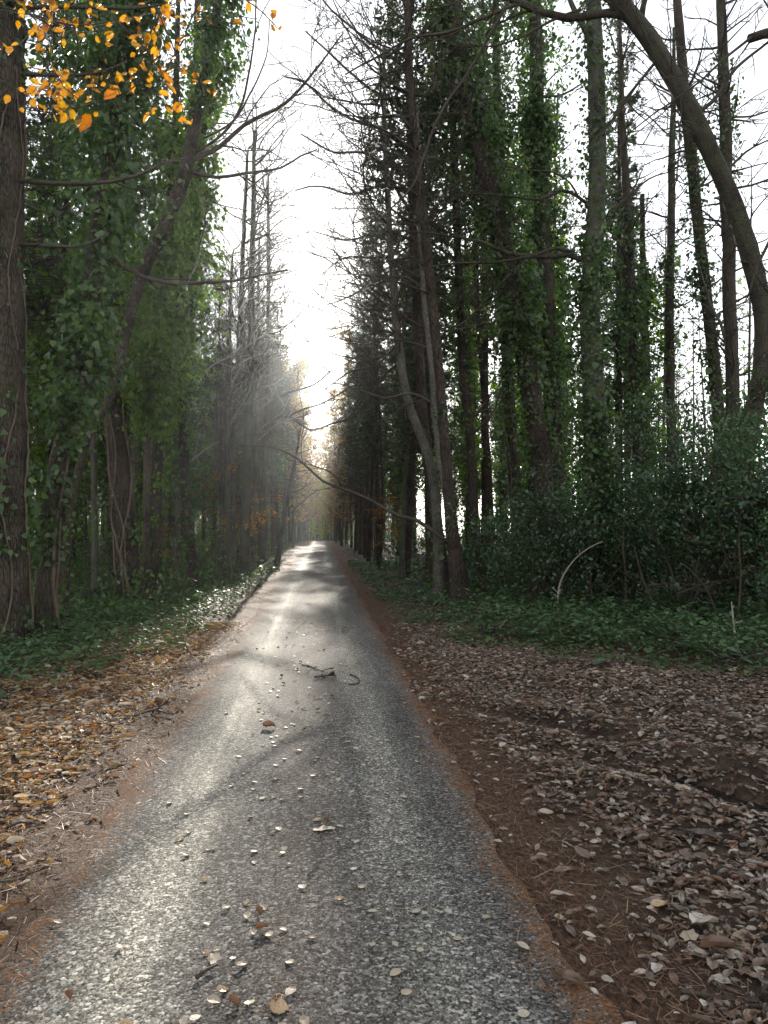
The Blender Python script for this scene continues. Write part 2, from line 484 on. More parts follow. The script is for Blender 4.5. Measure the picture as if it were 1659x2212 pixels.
# the lane: a strip with ragged edges
ys = np.unique(np.concatenate([np.arange(-12, 30, .12), np.linspace(30, 200, 170)]))
g = Geo()
tt = np.linspace(-1, 1, 25)
Y, T = np.meshgrid(ys, tt, indexing='ij')
wl = HALF + (vnoise(ys * 1.7, ys * 0, 21) - .5) * .16 + (vnoise(ys * 6, ys * 0, 22) - .5) * .07
wr = HALF + (vnoise(ys * 1.7, ys * 0, 23) - .5) * .16 + (vnoise(ys * 6, ys * 0, 24) - .5) * .07
X = ROADX + np.where(T < 0, T * wl[:, None], T * wr[:, None])
Z = dip(Y) + .004 + .012 * (1 - T ** 2) + (vnoise(X * 2, Y * .7, 25) - .5) * .006 * (1 - T ** 4)
i = np.arange(len(ys) - 1)[:, None] * 25; j = np.arange(24)[None, :]
g.add(np.stack([X.ravel(), Y.ravel(), Z.ravel()], -1), np.stack([i + j, i + j + 1, i + 26 + j, i + 25 + j], -1).reshape(-1, 4))
tag(put('road', g, M['road']), kind='structure')


def road_z(x, y):
    t = (x - ROADX) / HALF
    return float(dip(np.array([y]))[0]) + .004 + .012 * max(0, 1 - t * t)


for (px, py, a, b) in ((2.34, 4.5, .34, .13), (2.05, 5.72, .26, .09)):
    g = Geo()
    ph = np.linspace(0, 2 * np.pi, 28, endpoint=False)
    rr = 1 + .25 * np.sin(3 * ph + px) + .12 * np.sin(7 * ph)
    lx, ly = a * rr * np.cos(ph), b * rr * np.sin(ph)
    X = px + lx * .58 + ly * .82; Y = py - lx * .82 + ly * .58
    z = gz(px, py) + .03
    V = np.vstack([np.stack([X, Y, np.full(28, z)], -1), [[px, py, z]]])
    g.add(V, None, np.stack([np.arange(28), (np.arange(28) + 1) % 28, np.full(28, 28)], -1))
    tag(put('puddle', g, M['water']), kind='structure')


# ------------------------------------------------------------------ plant generators
def nrm(v): return v / (np.linalg.norm(v) + 1e-9)


def smooth_path(pts, step=.25):
    pts = np.asarray(pts, float)
    if len(pts) < 3:
        n = max(2, int(np.linalg.norm(pts[-1] - pts[0]) / step) + 1)
        return pts[0] + (pts[-1] - pts[0]) * np.linspace(0, 1, n)[:, None], np.linspace(0, len(pts) - 1, n)
    ext = np.vstack([2 * pts[0] - pts[1], pts, 2 * pts[-1] - pts[-2]])
    out, par = [], []
    for k in range(len(pts) - 1):
        p0, p1, p2, p3 = ext[k:k + 4]
        n = max(1, int(np.linalg.norm(p2 - p1) / step))
        for t in np.linspace(0, 1, n, endpoint=False):
            out.append(.5 * ((2 * p1) + (-p0 + p2) * t + (2 * p0 - 5 * p1 + 4 * p2 - p3) * t * t + (-p0 + 3 * p1 - 3 * p2 + p3) * t ** 3))
            par.append(k + t)
    out.append(pts[-1]); par.append(len(pts) - 1)
    return np.array(out), np.array(par)


def branch(geo, p, d, L, r, lev, rng, up=.06, jit=.16, dens=3.0, tips=None, ang=(35, 65), ratio=(.25, .5), tipr=.0075, flat=0.0):
    n = max(3, int(L / .2)); st = L / n
    p = np.array(p, float); d = nrm(np.array(d, float))
    pts = [p]; ds = []
    jj = rng.normal(0, jit, (n, 3))
    for i in range(n):
        e = jj[i]
        d = d + e; d[2] += up
        if flat: d[2] *= (1 - flat)
        d = d / math.sqrt(d[0] ** 2 + d[1] ** 2 + d[2] ** 2)
        p = p + d * st; pts.append(p); ds.append(d)
    rr = np.linspace(r, max(tipr, r * .22), n + 1)
    geo.tube(pts, rr, 7 if r > .04 else (5 if r > .014 else 3), cap=False)
    if tips is not None and lev <= 1:
        for i in range(1, n + 1): tips.append((pts[i], ds[i - 1]))
    if lev > 0:
        k = max(1, int(L * dens * rng.uniform(.8, 1.2)))
        for _ in range(k):
            t = rng.uniform(.12, .97); i = min(n - 1, int(t * n))
            base = pts[i] + (pts[i + 1] - pts[i]) * (t * n - i)
            dd = ds[i]
            perp = nrm(np.cross(dd, rng.normal(0, 1, 3)))
            if flat: perp[2] *= .35; perp = nrm(perp)
            a = rad(rng.uniform(*ang))
            cd = dd * math.cos(a) + perp * math.sin(a)
            branch(geo, base, cd, L * rng.uniform(*ratio) * (1 - .45 * t), max(tipr, rr[i] * .5), lev - 1, rng, up, jit * 1.1, dens * 1.25, tips, ang, ratio, tipr, flat)
    return pts[-1], ds[-1]


def fol_dirs(n, rng, out=None, droop=.7):
    T = rng.normal(0, .6, (n, 3)); T[:, 2] -= droop
    Nn = rng.normal(0, .55, (n, 3)); Nn[:, 2] += .45
    if out is not None:
        Nn += out * .8; T += out * .35
    return T, Nn


def ivy_on(geo, path, rads, z0, z1, ncl, per, spread, size, rng, sig=(.13, .13, .2), bias=None, taper=True, tmpl=IVY):
    """clumps of ivy leaves hanging round a stem between two heights"""
    z = path[:, 2]
    ok = np.where((z >= z0) & (z <= z1))[0]
    if len(ok) == 0: return
    for _ in range(ncl):
        i = ok[rng.integers(len(ok))]
        ph = rng.uniform(0, 2 * math.pi)
        if vnoise(ph * .9 + 3 * rads[0] * 50, z[i] * .75, 77) < .36 and rng.random() < .85: continue
        o = A([math.cos(ph), math.sin(ph), 0.0])
        if bias is not None and rng.random() < .6:
            o = nrm(o + bias * 1.2)
        k = 1.0
        if taper:
            f = (z[i] - z0) / max(.1, z1 - z0)
            k = min(1, f * 4 + .25) * min(1, (1 - f) * 2.5 + .3)
        off = rads[i] * .9 + spread * k * rng.beta(1.0, 1.9)
        c = path[i] + o * off
        n = max(3, int(per * rng.uniform(.5, 1.5)))
        s = .55 + .6 * k * rng.random()
        C = c + rng.normal(0, 1, (n, 3)) * A(sig) * s * (1 if rng.random() < .8 else 1.5)
        T, Nn = fol_dirs(n, rng, o[None, :])
        geo.leaves(C, T, Nn, size * rng.uniform(.75, 1.25) * rng.lognormal(0, .3, n), tmpl)


def stem(geo, path, rads, ns=12, rough=.07, flare=.5, seed=0.):
    geo.tube(path, rads, ns, rough, flare, True, seed)


def uv_path(pts, D, base_ground=True, step=.22):
    """pts: (u, v) or (u, v, extra depth), first one at the foot; returns world path"""
    w = []
    for k, q in enumerate(pts):
        dd = q[2] if len(q) > 2 else 0.0
        w.append(P(q[0], q[1], D + dd))
    w = np.array(w)
    if base_ground:
        z = gz(w[0][0], w[0][1]) - .12
        w[0][2] = z
    return smooth_path(w, step)


def px(wpx, D): return .5 * wpx * D / F


NEAR = {}


def near_tree(name, label, D, pts, widths, mat, cat='tree', group=None, ns=14, rough=.06, flare=.45, ivy=(), limbs=(), vines=0, vine_z=(0, 4), crown=None, seed=1, ivym='ivy', wob=.02):
    rng = np.random.default_rng(seed)
    path, par = uv_path(pts, D)
    w = np.interp(par, np.arange(len(widths)), widths)
    rads = np.array([px(a, D) for a in w])
    wv = np.cumsum(rng.normal(0, wob * .35, (len(path), 2)), axis=0)
    wv -= np.linspace(0, 1, len(path))[:, None] * wv[-1]
    path[:, :2] += np.clip(wv, -3 * wob, 3 * wob)
    root = empty(name, (path[0][0], path[0][1], gz(path[0][0], path[0][1])), label, cat, group)
    g = Geo(); stem(g, path, rads, ns, rough, flare, seed * 1.3)
    tr = put('trunk', g, M[mat], root)
    if vines:
        g = Geo()
        zz = path[:, 2]
        for k in range(vines):
            ph = rng.uniform(0, 6.28); tw = rng.uniform(-1.4, 1.4)
            s0, s1 = vine_z[0] - .1, vine_z[1] * rng.uniform(.6, 1)
            ids = np.where((zz > s0) & (zz < s1))[0]
            if len(ids) < 4: continue
            vp = []
            for i in ids:
                h = zz[i]
                a = ph + tw * h * .5 + .35 * math.sin(h * 2.3 + k)
                fl = 1 + .45 * math.exp(-max(0, h) / .28)
                vp.append(path[i] + A([math.cos(a), math.sin(a), 0]) * (rads[i] * fl * 1.04 + .006))
            vp, _ = smooth_path(vp, .1)
            vp = vp + rng.normal(0, .006, vp.shape)
            r0 = rng.uniform(.013, .032)
            g.tube(vp, np.linspace(r0, r0 * .6, len(vp)), 6, .15, 0, True, k)
        put('vine_stem', g, M['vine'], root)
    if ivy:
        g = Geo()
        for (z0, z1, ncl, per, spread, size) in ivy:
            ivy_on(g, path, rads, z0, z1, int(ncl * 1.5), per, spread, size, rng)
        put('ivy', g, M[ivym], root)
    for lb in limbs:
        lp, w0, w1, lev, tdens = lb[:5]
        lm = lb[5] if len(lb) > 5 else mat
        pp, pr = uv_path(lp, D, False, .15)
        pp = pp + np.cumsum(rng.normal(0, .006, pp.shape), axis=0) * np.minimum(1, np.arange(len(pp)) / 6)[:, None]
        rr = np.interp(np.linspace(0, 1, len(pp)), [0, 1], [px(w0, D), px(w1, D)])
        g = Geo(); g.tube(pp, rr, 8 if rr[0] > .03 else 5, .05, 0, True, seed)
        L = np.linalg.norm(np.diff(pp, axis=0), axis=1).sum()
        if lev:
            for _ in range(int(L * tdens)):
                i = int(rng.uniform(.15, 1) * (len(pp) - 2))
                d = nrm(pp[i + 1] - pp[i]); pe = nrm(np.cross(d, rng.normal(0, 1, 3)))
                a = rad(rng.uniform(30, 65))
                branch(g, pp[i], d * math.cos(a) + pe * math.sin(a), rng.uniform(.35, 1.1) * min(1.6, .35 * L + .3), max(.0095, rr[i] * .42), lev - 1, rng, .03, .17, 4.0)
        put('branch', g, M[lm], root)
    if crown:
        crown(root, path, rads, rng)
    NEAR[name] = (path, rads)
    return root, path, rads


def twig_crown(z0, z1, n, L0, L1, lev=2, mat='twig', side=None, up=.05, dens=3.2, r=.028, el=(-5, 45)):
    def f(root, path, rads, rng):
        g = Geo(); z = path[:, 2]
        ok = np.where((z >= z0) & (z <= z1))[0]
        if len(ok) == 0: return
        for _ in range(n):
            i = ok[rng.integers(len(ok))]
            ph = rng.uniform(0, 6.283); o = A([math.cos(ph), math.sin(ph), 0])
            if side is not None and rng.random() < .65: o = nrm(o + A([side[0], side[1], 0]) * 1.3)
            e = rad(rng.uniform(*el))
            d = o * math.cos(e) + A([0, 0, math.sin(e)])
            branch(g, path[i] + o * rads[i] * .6, d, rng.uniform(L0, L1), r * rng.uniform(.6, 1.2), lev, rng, up, .13, dens)
        put('crown', g, M[mat], root)
    return f


def conifer_foliage(g, tw, path, rads, z0, z1, n, Lb, Lt, rng, size=.13, per=34, droop=-.05, xlim=None):
    z = path[:, 2]
    ok = np.where((z >= z0) & (z <= z1))[0]
    if len(ok) == 0: return
    for _ in range(n):
        i = ok[rng.integers(len(ok))]
        f = (z[i] - z0) / max(.1, z1 - z0)
        L = (Lb + (Lt - Lb) * f) * rng.uniform(.55, 1.15)
        ph = rng.uniform(0, 6.283); o = A([math.cos(ph), math.sin(ph), 0])
        e = rad(rng.uniform(-22, 12) + 18 * f)
        d = o * math.cos(e) + A([0, 0, math.sin(e)])
        m = max(4, int(L / .25)); ts = np.linspace(0, 1, m)
        bp = path[i] + d * (ts[:, None] * L) + A([0, 0, 1]) * (droop * L * ts[:, None] ** 2) + rng.normal(0, .03, (m, 3))
        tw.tube(bp, np.linspace(.016, .004, m), 3, cap=False)
        k = int(per * L)
        tpos = rng.uniform(.15, 1.02, k) ** .8
        C = np.stack([np.interp(tpos, ts, bp[:, a]) for a in range(3)], -1)
        C += rng.normal(0, 1, (k, 3)) * A([.13, .13, .07]) * (1.15 - .5 * tpos)[:, None]
        C[:, 2] -= rng.exponential(.07, k)
        if xlim is not None:
            kp = (C[:, 0] > xlim[0]) & (C[:, 0] < xlim[1]); C = C[kp]; k = len(C)
        T = d[None, :] * .6 + rng.normal(0, .5, (k, 3)); T[:, 2] -= .35
        Nn = rng.normal(0, .5, (k, 3)); Nn[:, 2] += .8
        g.leaves(C, T, Nn, size * rng.lognormal(0, .3, k), SPRAY)


def conifer_crown(z0, z1, n, Lb, Lt, size=.13, per=34, xlim=None):
    def f(root, path, rads, rng):
        g, tw = Geo(), Geo()
        conifer_foliage(g, tw, path, rads, z0, z1, n, Lb, Lt, rng, size, per, xlim=xlim)
        cr = put('crown', tw, M['twig'], root); put('foliage', g, M['needle'], cr)
    return f

# ------------------------------------------------------------------ trees that stand out in the picture, left of the lane
IVYG = 'ivy-clad trees beside the lane'
near_tree('ivy_clad_tree', 'thick brown trunk wrapped in bare ivy stems at the left end of the wood', 10.1,
          [(8, 1402), (12, 1200), (14, 900), (12, 600), (15, 300), (18, 0), (20, -350), (25, -700)], [100, 84, 74, 70, 66, 62, 56, 50], 'bark_brown', group=IVYG,
          ns=30, rough=.07, flare=.35, vines=9, vine_z=(0, 8),
          ivy=[(.0, .5, 14, 16, .15, .075), (1.3, 2.6, 34, 16, .14, .085), (3, 8, 26, 10, .10, .075), (8, 12, 40, 20, .5, .075)],
          limbs=[([(40, 390), (120, 396), (215, 395), (290, 384), (350, 357), (410, 342)], 12, 5, 1, 1.2, 'twig'),
                 ([(40, 528), (120, 532), (190, 530), (235, 505)], 10, 4, 1, 1.5, 'twig'),
                 ([(40, 160), (120, 162), (200, 160, .2), (270, 135, .3)], 11, 4, 1, 1.2, 'twig'),
                 ([(45, 18), (150, 14), (270, 16), (350, 5)], 10, 4, 1, 1.2, 'twig')], seed=2)
near_tree('ivy_clad_tree', 'slanting ivy-covered trunk leaning right, just right of the thickest trunk', 11.0,
          [(95, 1375), (100, 1280), (118, 1050), (150, 900), (190, 700), (215, 480), (255, 240), (290, 0), (325, -300), (360, -650)], [48, 38, 36, 36, 38, 40, 38, 34, 28, 20], 'bark_brown', group=IVYG,
          ns=22, rough=.06, flare=.35, vines=4, vine_z=(0, 5),
          ivy=[(.0, .6, 14, 16, .2, .07), (1.2, 3.0, 40, 16, .34, .075), (3.0, 5.0, 90, 22, .5, .075), (4.5, 10.5, 360, 24, .8, .072)],
          limbs=[([(212, 548), (255, 570), (310, 600), (380, 616), (470, 612), (560, 598), (620, 585)], 12, 4, 1, 1.5, 'twig'),
                 ([(232, 370), (180, 420), (120, 470), (75, 490)], 8, 3, 1, 2, 'twig')], seed=3)
near_tree('pine_tree', 'stout reddish trunk with woody ivy stems twisting over its bark, left of the lane', 15.4,
          [(285, 1314), (272, 1150), (262, 1000), (252, 870), (243, 700), (240, 500), (238, 300), (236, 100), (236, -250)], [54, 46, 43, 42, 40, 38, 34, 30, 20], 'bark_red', group=IVYG,
          ns=26, rough=.05, flare=.4, vines=8, vine_z=(0, 6.2),
          ivy=[(0, .7, 22, 18, .3, .07), (.8, 2.4, 12, 12, .14, .07), (4.0, 8, 200, 24, .95, .075), (7, 14, 360, 26, 1.3, .08)],
          limbs=[([(258, 900), (285, 905), (320, 885), (345, 850)], 10, 4, 1, 2, 'twig'), ([(262, 985), (290, 1000), (330, 985)], 7, 3, 1, 2, 'twig')], seed=4)
near_tree('leaning_tree', 'slender bare trunk leaning right in front of the bright green ivy', 13.6,
          [(135, 1335), (150, 1130), (190, 945), (240, 860), (278, 720), (310, 600), (360, 480), (400, 370), (425, 230), (455, 100), (472, 0), (490, -200)], [20, 17, 18, 20, 22, 25, 28, 29, 26, 22, 18, 10], 'bark_brown',
          ns=16, rough=.04, flare=.2,
          ivy=[(5.5, 8, 14, 10, .12, .06), (9.2, 12.5, 190, 20, .62, .062)],
          limbs=[([(405, 350), (440, 335), (475, 318), (525, 275), (570, 250), (615, 225), (665, 170), (700, 125), (740, 75)], 12, 3, 2, 2.0, 'twig'),
                 ([(412, 372), (470, 382), (540, 372), (610, 362), (655, 335), (690, 320)], 9, 3, 2, 2.0, 'twig'),
                 ([(425, 330), (480, 290), (515, 240), (535, 160), (548, 80), (555, 0)], 7, 3, 1, 2.0, 'twig'),
                 ([(440, 300), (505, 260), (545, 190), (575, 120), (585, 40)], 6, 2, 1, 2.0, 'twig'),
                 ([(418, 275), (370, 265), (320, 245)], 7, 3, 1, 2, 'twig')], seed=5)
near_tree('young_tree', 'thin grey trunk standing alone left of the pale cluster', 20.2,
          [(372, 1272), (383, 1120), (393, 960), (400, 850), (405, 600), (410, 380)], [17, 14, 12, 11, 9, 5], 'bark_grey',
          limbs=[([(390, 1010), (420, 990), (455, 965), (475, 955)], 6, 2, 1, 2, 'twig_pale'), ([(398, 860), (430, 820), (455, 790), (500, 765), (515, 745)], 6, 2, 1, 2, 'twig_pale'),
                 ([(381, 1130), (360, 1100), (345, 1090)], 4, 2, 0, 0, 'twig')],
          crown=twig_crown(5, 11, 14, .8, 1.8), seed=6)
near_tree('ivy_clad_tree', 'dark trunk in dense ivy behind the slender leaning one', 16.5,
          [(335, 1292), (345, 1000), (372, 700), (395, 560), (420, 420), (440, 200), (450, -100)], [28, 24, 24, 26, 24, 20, 14], 'bark_brown', group=IVYG,
          ivy=[(1, 4, 60, 18, .35, .07), (4, 9.2, 360, 26, 1.1, .078), (9.2, 12.5, 90, 22, .8, .075)], ivym='ivy_backlit', seed=7)
near_tree('ivy_clad_tree', 'hidden trunk bearing the brightest backlit ivy on the left side', 14.6,
          [(318, 1320), (322, 1000), (335, 800), (352, 600), (370, 400), (380, 150), (385, -50)], [16, 15, 15, 15, 14, 12, 8], 'bark_brown', group=IVYG,
          ivy=[(3.6, 9.6, 320, 24, 1.0, .075)], ivym='ivy_backlit', seed=8)
near_tree('ivy_clad_tree', 'leaning ivy-clad trunk at the right edge of the green mass, left side', 19.0,
          [(420, 1277), (400, 1000), (392, 700), (400, 560), (408, 480), (415, 300), (425, 120), (430, -100)], [24, 20, 22, 24, 26, 18, 14, 10], 'bark_red', group=IVYG,
          ivy=[(1, 4, 46, 18, .4, .075), (4, 9.2, 230, 26, .8, .08), (9.2, 11.5, 40, 20, .6, .08)], crown=twig_crown(7, 13, 16, .9, 2.2, side=(.7, 0)), seed=9)

# pale slender cluster left of the lane
PALE = 'pale slender trunks left of the lane'
for k, (u0, v0, u1, v1, w, lab) in enumerate([
        (486, 1252, 500, 600, 15, 'pale slender trunk standing furthest left in the pale cluster'),
        (500, 1248, 532, 380, 17, 'pale slender trunk with the brightest bark in the left cluster'),
        (530, 1250, 548, 340, 20, 'tall pale trunk rising bare against the sky left of the lane'),
        (545, 1236, 560, 560, 12, 'thin pale stem between the taller trunks of the left cluster'),
        (566, 1228, 578, 430, 14, 'pale trunk nearest the lane in the left cluster'),
        (512, 1240, 520, 640, 10, 'thinnest pale stem of the left cluster')]):
    D = 2624 / (v0 - 1140)
    rng = np.random.default_rng(60 + k)
    um = (u0 + u1) / 2 + rng.uniform(-8, 8)
    near_tree('slender_tree', lab, D, [(u0, v0), (u0 + (um - u0) * .5 - 2, (v0 * 3 + v1) / 4), (um, (v0 + v1) / 2), (u1, v1), (u1 + 4, v1 - 60)], [w * 1.25, w, w * .8, w * .42, w * .15], 'bark_pale' if k % 2 else 'bark_grey', group=PALE,
              ns=10, rough=.03, flare=.3, limbs=([([(566, 960), (600, 915), (650, 885), (700, 870), (750, 840)], 6, 3, 2, 3.0, 'twig'), ([(570, 880), (620, 850), (680, 830), (720, 800)], 6, 3, 2, 3.0, 'twig'),
                      ([(568, 920), (620, 900), (670, 930), (720, 915), (770, 900)], 6, 3, 2, 3.0, 'twig')] if k == 4 else []),
              crown=twig_crown(4.5, 17, 54 if k in (1, 2, 4) else 26, .8, 2.6, side=(.5, -.3), mat='twig' if k % 3 else 'twig_pale', el=(5, 60)), seed=60 + k)
near_tree('leaning_tree', 'dark thin trunk leaning out over the lane from its left edge', 31.0,
          [(596, 1224), (612, 1130), (630, 1030), (644, 960), (655, 900)], [13, 10, 7, 5, 2], 'bark_brown', crown=twig_crown(2.5, 6.5, 30, .8, 1.8, el=(0, 60), r=.02), seed=70)

# ------------------------------------------------------------------ right of the lane
FORK = 'brown trunks close together right of the lane'
near_tree('forked_tree', 'brown trunk with a pale fork, nearest the lane on the right side', 15.0,
          [(1003, 1318), (985, 1200), (974, 1110), (958, 900), (935, 663), (918, 480), (900, 330), (888, 150), (880, -50), (875, -250)], [52, 30, 27, 23, 22, 20, 18, 15, 12, 8], 'bark_red', group=FORK,
          ns=20, rough=.05, flare=.4, ivy=[(0, .6, 16, 14, .2, .06), (1, 4, 8, 10, .1, .06)],
          limbs=[([(972, 1104), (955, 1030), (945, 963), (932, 813), (917, 663), (903, 480), (897, 330), (895, 220)], 19, 9, 0, 0, 'bark_pale'),
                 ([(968, 1172), (900, 1122), (860, 1112), (780, 1068), (700, 1035), (640, 985), (590, 962), (520, 955)], 9, 3, 2, 1.3, 'twig'),
                 ([(738, 1050), (715, 1020), (660, 1000), (620, 990)], 4, 2, 1, 2, 'twig'),
                 ([(950, 880), (890, 850), (830, 862), (760, 838), (720, 830)], 7, 3, 2, 2.6, 'twig'),
                 ([(930, 640), (880, 600), (820, 605), (760, 640), (700, 660)], 7, 3, 2, 2.6, 'twig'),
                 ([(945, 760), (890, 740), (810, 730), (760, 760)], 6, 2.5, 2, 2.6, 'twig')],
          crown=twig_crown(5.5, 16, 60, 1.3, 3.2, side=(-.9, -.2), el=(-15, 30), r=.024), seed=10)
near_tree('slender_tree', 'pale curving trunk bending left above the brown fork', 15.6,
          [(950, 1305), (945, 1200), (937, 1063), (922, 980), (880, 860), (858, 720), (848, 600), (838, 440), (832, 280), (828, 100)], [30, 24, 22, 21, 20, 17, 15, 13, 10, 5], 'bark_pale',
          ns=14, rough=.03, flare=.3, ivy=[(0, 1.8, 26, 12, .16, .06)],
          limbs=[([(862, 740), (810, 790), (760, 800), (700, 840)], 6, 2.5, 2, 2.6, 'twig'), ([(850, 610), (800, 560), (740, 560), (690, 600)], 5, 2, 2, 2.4, 'twig')],
          crown=twig_crown(5, 14, 44, 1.2, 2.9, side=(-.9, 0), el=(-15, 35), r=.022), seed=11)
near_tree('pine_tree', 'straight dark trunk just behind the pale curving one', 16.8,
          [(962, 1298), (940, 1100), (915, 900), (902, 690), (892, 500), (885, 300), (880, 100), (878, -200)], [30, 26, 22, 20, 18, 16, 13, 8], 'bark_red', group=FORK,
          ns=14, flare=.35, crown=conifer_crown(6.5, 15, 150, 1.35, .95, .14, 30, (.95, 9)), limbs=[([(890, 420), (830, 400), (760, 420), (690, 400), (640, 410)], 8.5, 3.5, 2, 3.0, 'twig'), ([(888, 330), (820, 280), (740, 250), (660, 180), (615, 165)], 9, 3.5, 2, 3.0, 'twig'),([(884, 240), (800, 190), (720, 120), (660, 60)], 8.5, 3.5, 2, 3.0, 'twig'), ([(892, 520), (830, 500), (760, 520), (680, 500)], 7, 3, 2, 2.8, 'twig'),([(882, 150), (800, 90), (720, 20), (680, -30)], 8.5, 3.5, 2, 3.0, 'twig'), ([(900, 680), (830, 690), (770, 650), (720, 640)], 7, 3, 2, 2.8, 'twig'), ([(905, 780), (840, 800), (770, 900), (720, 920)], 6, 2, 2, 2.2, 'twig'),([(890, 460), (800, 340), (720, 330), (650, 290)], 8.5, 3.5, 2, 3.0, 'twig')], seed=12)
near_tree('pine_tree', 'dark straight trunk with scaly red bark right of the forked one', 17.2,
          [(1040, 1293), (1020, 1113), (1012, 963), (1000, 813), (992, 663), (984, 400), (978, 200), (975, -50), (975, -250)], [26, 21, 19, 18, 18, 16, 14, 10, 6], 'bark_red', group=FORK,
          ns=14, flare=.3, ivy=[(2.5, 6, 22, 12, .2, .065), (5, 13, 150, 22, .7, .07)], crown=twig_crown(3.5, 12, 26, .7, 1.7, el=(-20, 30)), seed=13)
near_tree('slender_tree', 'thin red-brown trunk between the two dark pines', 19.5,
          [(1068, 1275), (1058, 1080), (1046, 863), (1034, 663), (1030, 500), (1030, 300), (1028, 100)], [17, 13, 12, 12, 11, 9, 5], 'bark_red',
          ns=10, flare=.3, crown=twig_crown(4, 13, 24, .6, 1.6), seed=14)
near_tree('ivy_clad_tree', 'straight ivy-sleeved trunk with bare woody vines low down', 18.2,
          [(1128, 1284), (1118, 1100), (1108, 963), (1098, 813), (1092, 663), (1085, 500), (1075, 300), (1070, 100), (1068, -200)], [30, 25, 24, 24, 24, 22, 20, 16, 8], 'bark_brown', group=IVYG,
          vines=5, vine_z=(0, 5), ivy=[(2.5, 7, 90, 16, .35, .07), (6, 12, 190, 24, .8, .075), (11, 14.5, 90, 22, .8, .075)], seed=15)
near_tree('ivy_clad_tree', 'heavy trunk leaning left, its top half buried in dark ivy', 16.3,
          [(1200, 1300), (1172, 1020), (1152, 890), (1118, 700), (1085, 540), (1045, 370), (1010, 230), (985, 80), (970, -80), (958, -300)], [52, 44, 42, 40, 40, 40, 38, 34, 28, 18], 'bark_red', group=IVYG,
          ns=20, flare=.3, ivy=[(3, 6, 80, 16, .35, .072), (5.5, 11, 330, 22, .62, .075), (10, 14.5, 210, 24, .95, .075)],
          limbs=[([(1000, 205), (940, 205), (890, 205), (840, 190)], 12, 5, 2, 2, 'twig'), ([(1060, 480), (1110, 480), (1150, 490)], 8, 3, 1, 2, 'twig')], seed=16)
near_tree('ivy_clad_tree', 'tall upright trunk in dark ivy left of the broad mossy trunk', 18.8,
          [(1205, 1280), (1203, 1060), (1198, 900), (1186, 663), (1175, 450), (1166, 300), (1160, 100), (1156, -100), (1152, -250)], [40, 36, 34, 34, 33, 31, 28, 24, 16], 'bark_brown', group=IVYG,
          ns=18, ivy=[(2, 6, 110, 18, .35, .075), (5.5, 12, 300, 22, .6, .078), (11, 16, 190, 24, .85, .078)],
          limbs=[([(1160, 210), (1215, 205), (1260, 180)], 7, 3, 1, 2, 'twig')], seed=17)
near_tree('ash_tree', 'broad mossy grey trunk flaring at its foot among the dark bushes', 14.3,
          [(1308, 1316), (1297, 1160), (1287, 1000), (1282, 863), (1275, 700), (1278, 550), (1290, 400), (1290, 220), (1284, 60), (1282, -120), (1282, -300)], [74, 56, 50, 46, 45, 42, 38, 36, 33, 28, 22], 'bark_grey',
          ns=28, rough=.04, flare=.5, ivy=[(.6, 4, 220, 16, .2, .07), (3.5, 7, 170, 14, .18, .066), (6, 12, 150, 12, .16, .064)],
          limbs=[([(1278, 590), (1258, 562), (1232, 552), (1180, 556), (1100, 545), (1040, 520), (960, 508), (880, 498), (800, 505)], 13, 3, 1, 1.6, 'bark_moss'),
                 ([(1240, 548), (1200, 536), (1150, 552), (1080, 566), (1000, 570), (930, 580), (870, 600)], 9, 3, 1, 1.6, 'bark_moss'),
                 ([(1282, 468), (1268, 440), (1248, 424), (1215, 410), (1170, 428), (1100, 420), (1020, 416), (900, 422)], 8, 2, 1, 1.6, 'bark_moss'),
                 ([(1248, 424), (1230, 395), (1190, 372), (1130, 370), (1060, 355)], 5, 2, 1, 2, 'twig'),
                 ([(1290, 300), (1330, 250), (1370, 190), (1410, 140)], 8, 2, 2, 2, 'twig'), ([(1296, 480), (1340, 440), (1400, 390), (1470, 370)], 7, 2, 2, 2, 'twig'),
                 ([(1284, 110), (1262, 55), (1235, 0), (1215, -60)], 16, 8, 1, 1, 'bark_grey')], seed=18)
near_tree('ivy_clad_tree', 'narrow ivy column with sunlit yellow-green leaves right of the broad trunk', 20.0,
          [(1385, 1274), (1378, 1000), (1372, 850), (1362, 663), (1352, 450), (1345, 300), (1340, 150), (1336, 0)], [28, 25, 24, 23, 20, 15, 9, 5], 'bark_brown', group=IVYG,
          ivy=[(2.5, 8, 170, 18, .38, .075), (6, 10, 60, 20, .7, .075)], crown=twig_crown(8, 14.5, 26, .7, 1.9), seed=19)
near_tree('ivy_clad_tree', 'loose pale green ivy mass on a hidden stem among the narrow trunks, right side', 22.5,
          [(1402, 1265), (1398, 1000), (1396, 800), (1392, 600), (1388, 420)], [22, 18, 18, 15, 10], 'bark_brown', group=IVYG,
          ivy=[(3, 9.5, 160, 22, .95, .085)], ivym='ivy_backlit', crown=twig_crown(6, 11, 18, .7, 1.8), seed=20)
near_tree('ivy_clad_tree', 'slim dark trunk standing alone in the bright gap, thinly clad in ivy', 21.0,
          [(1455, 1270), (1452, 1000), (1450, 863), (1446, 663), (1448, 450), (1452, 260), (1455, 60)], [20, 19, 18, 18, 16, 12, 6], 'bark_brown', group=IVYG,
          ivy=[(2.5, 9, 70, 14, .28, .07), (6.5, 9.5, 30, 18, .5, .075)], crown=twig_crown(5, 14, 30, .8, 2.2), seed=21)
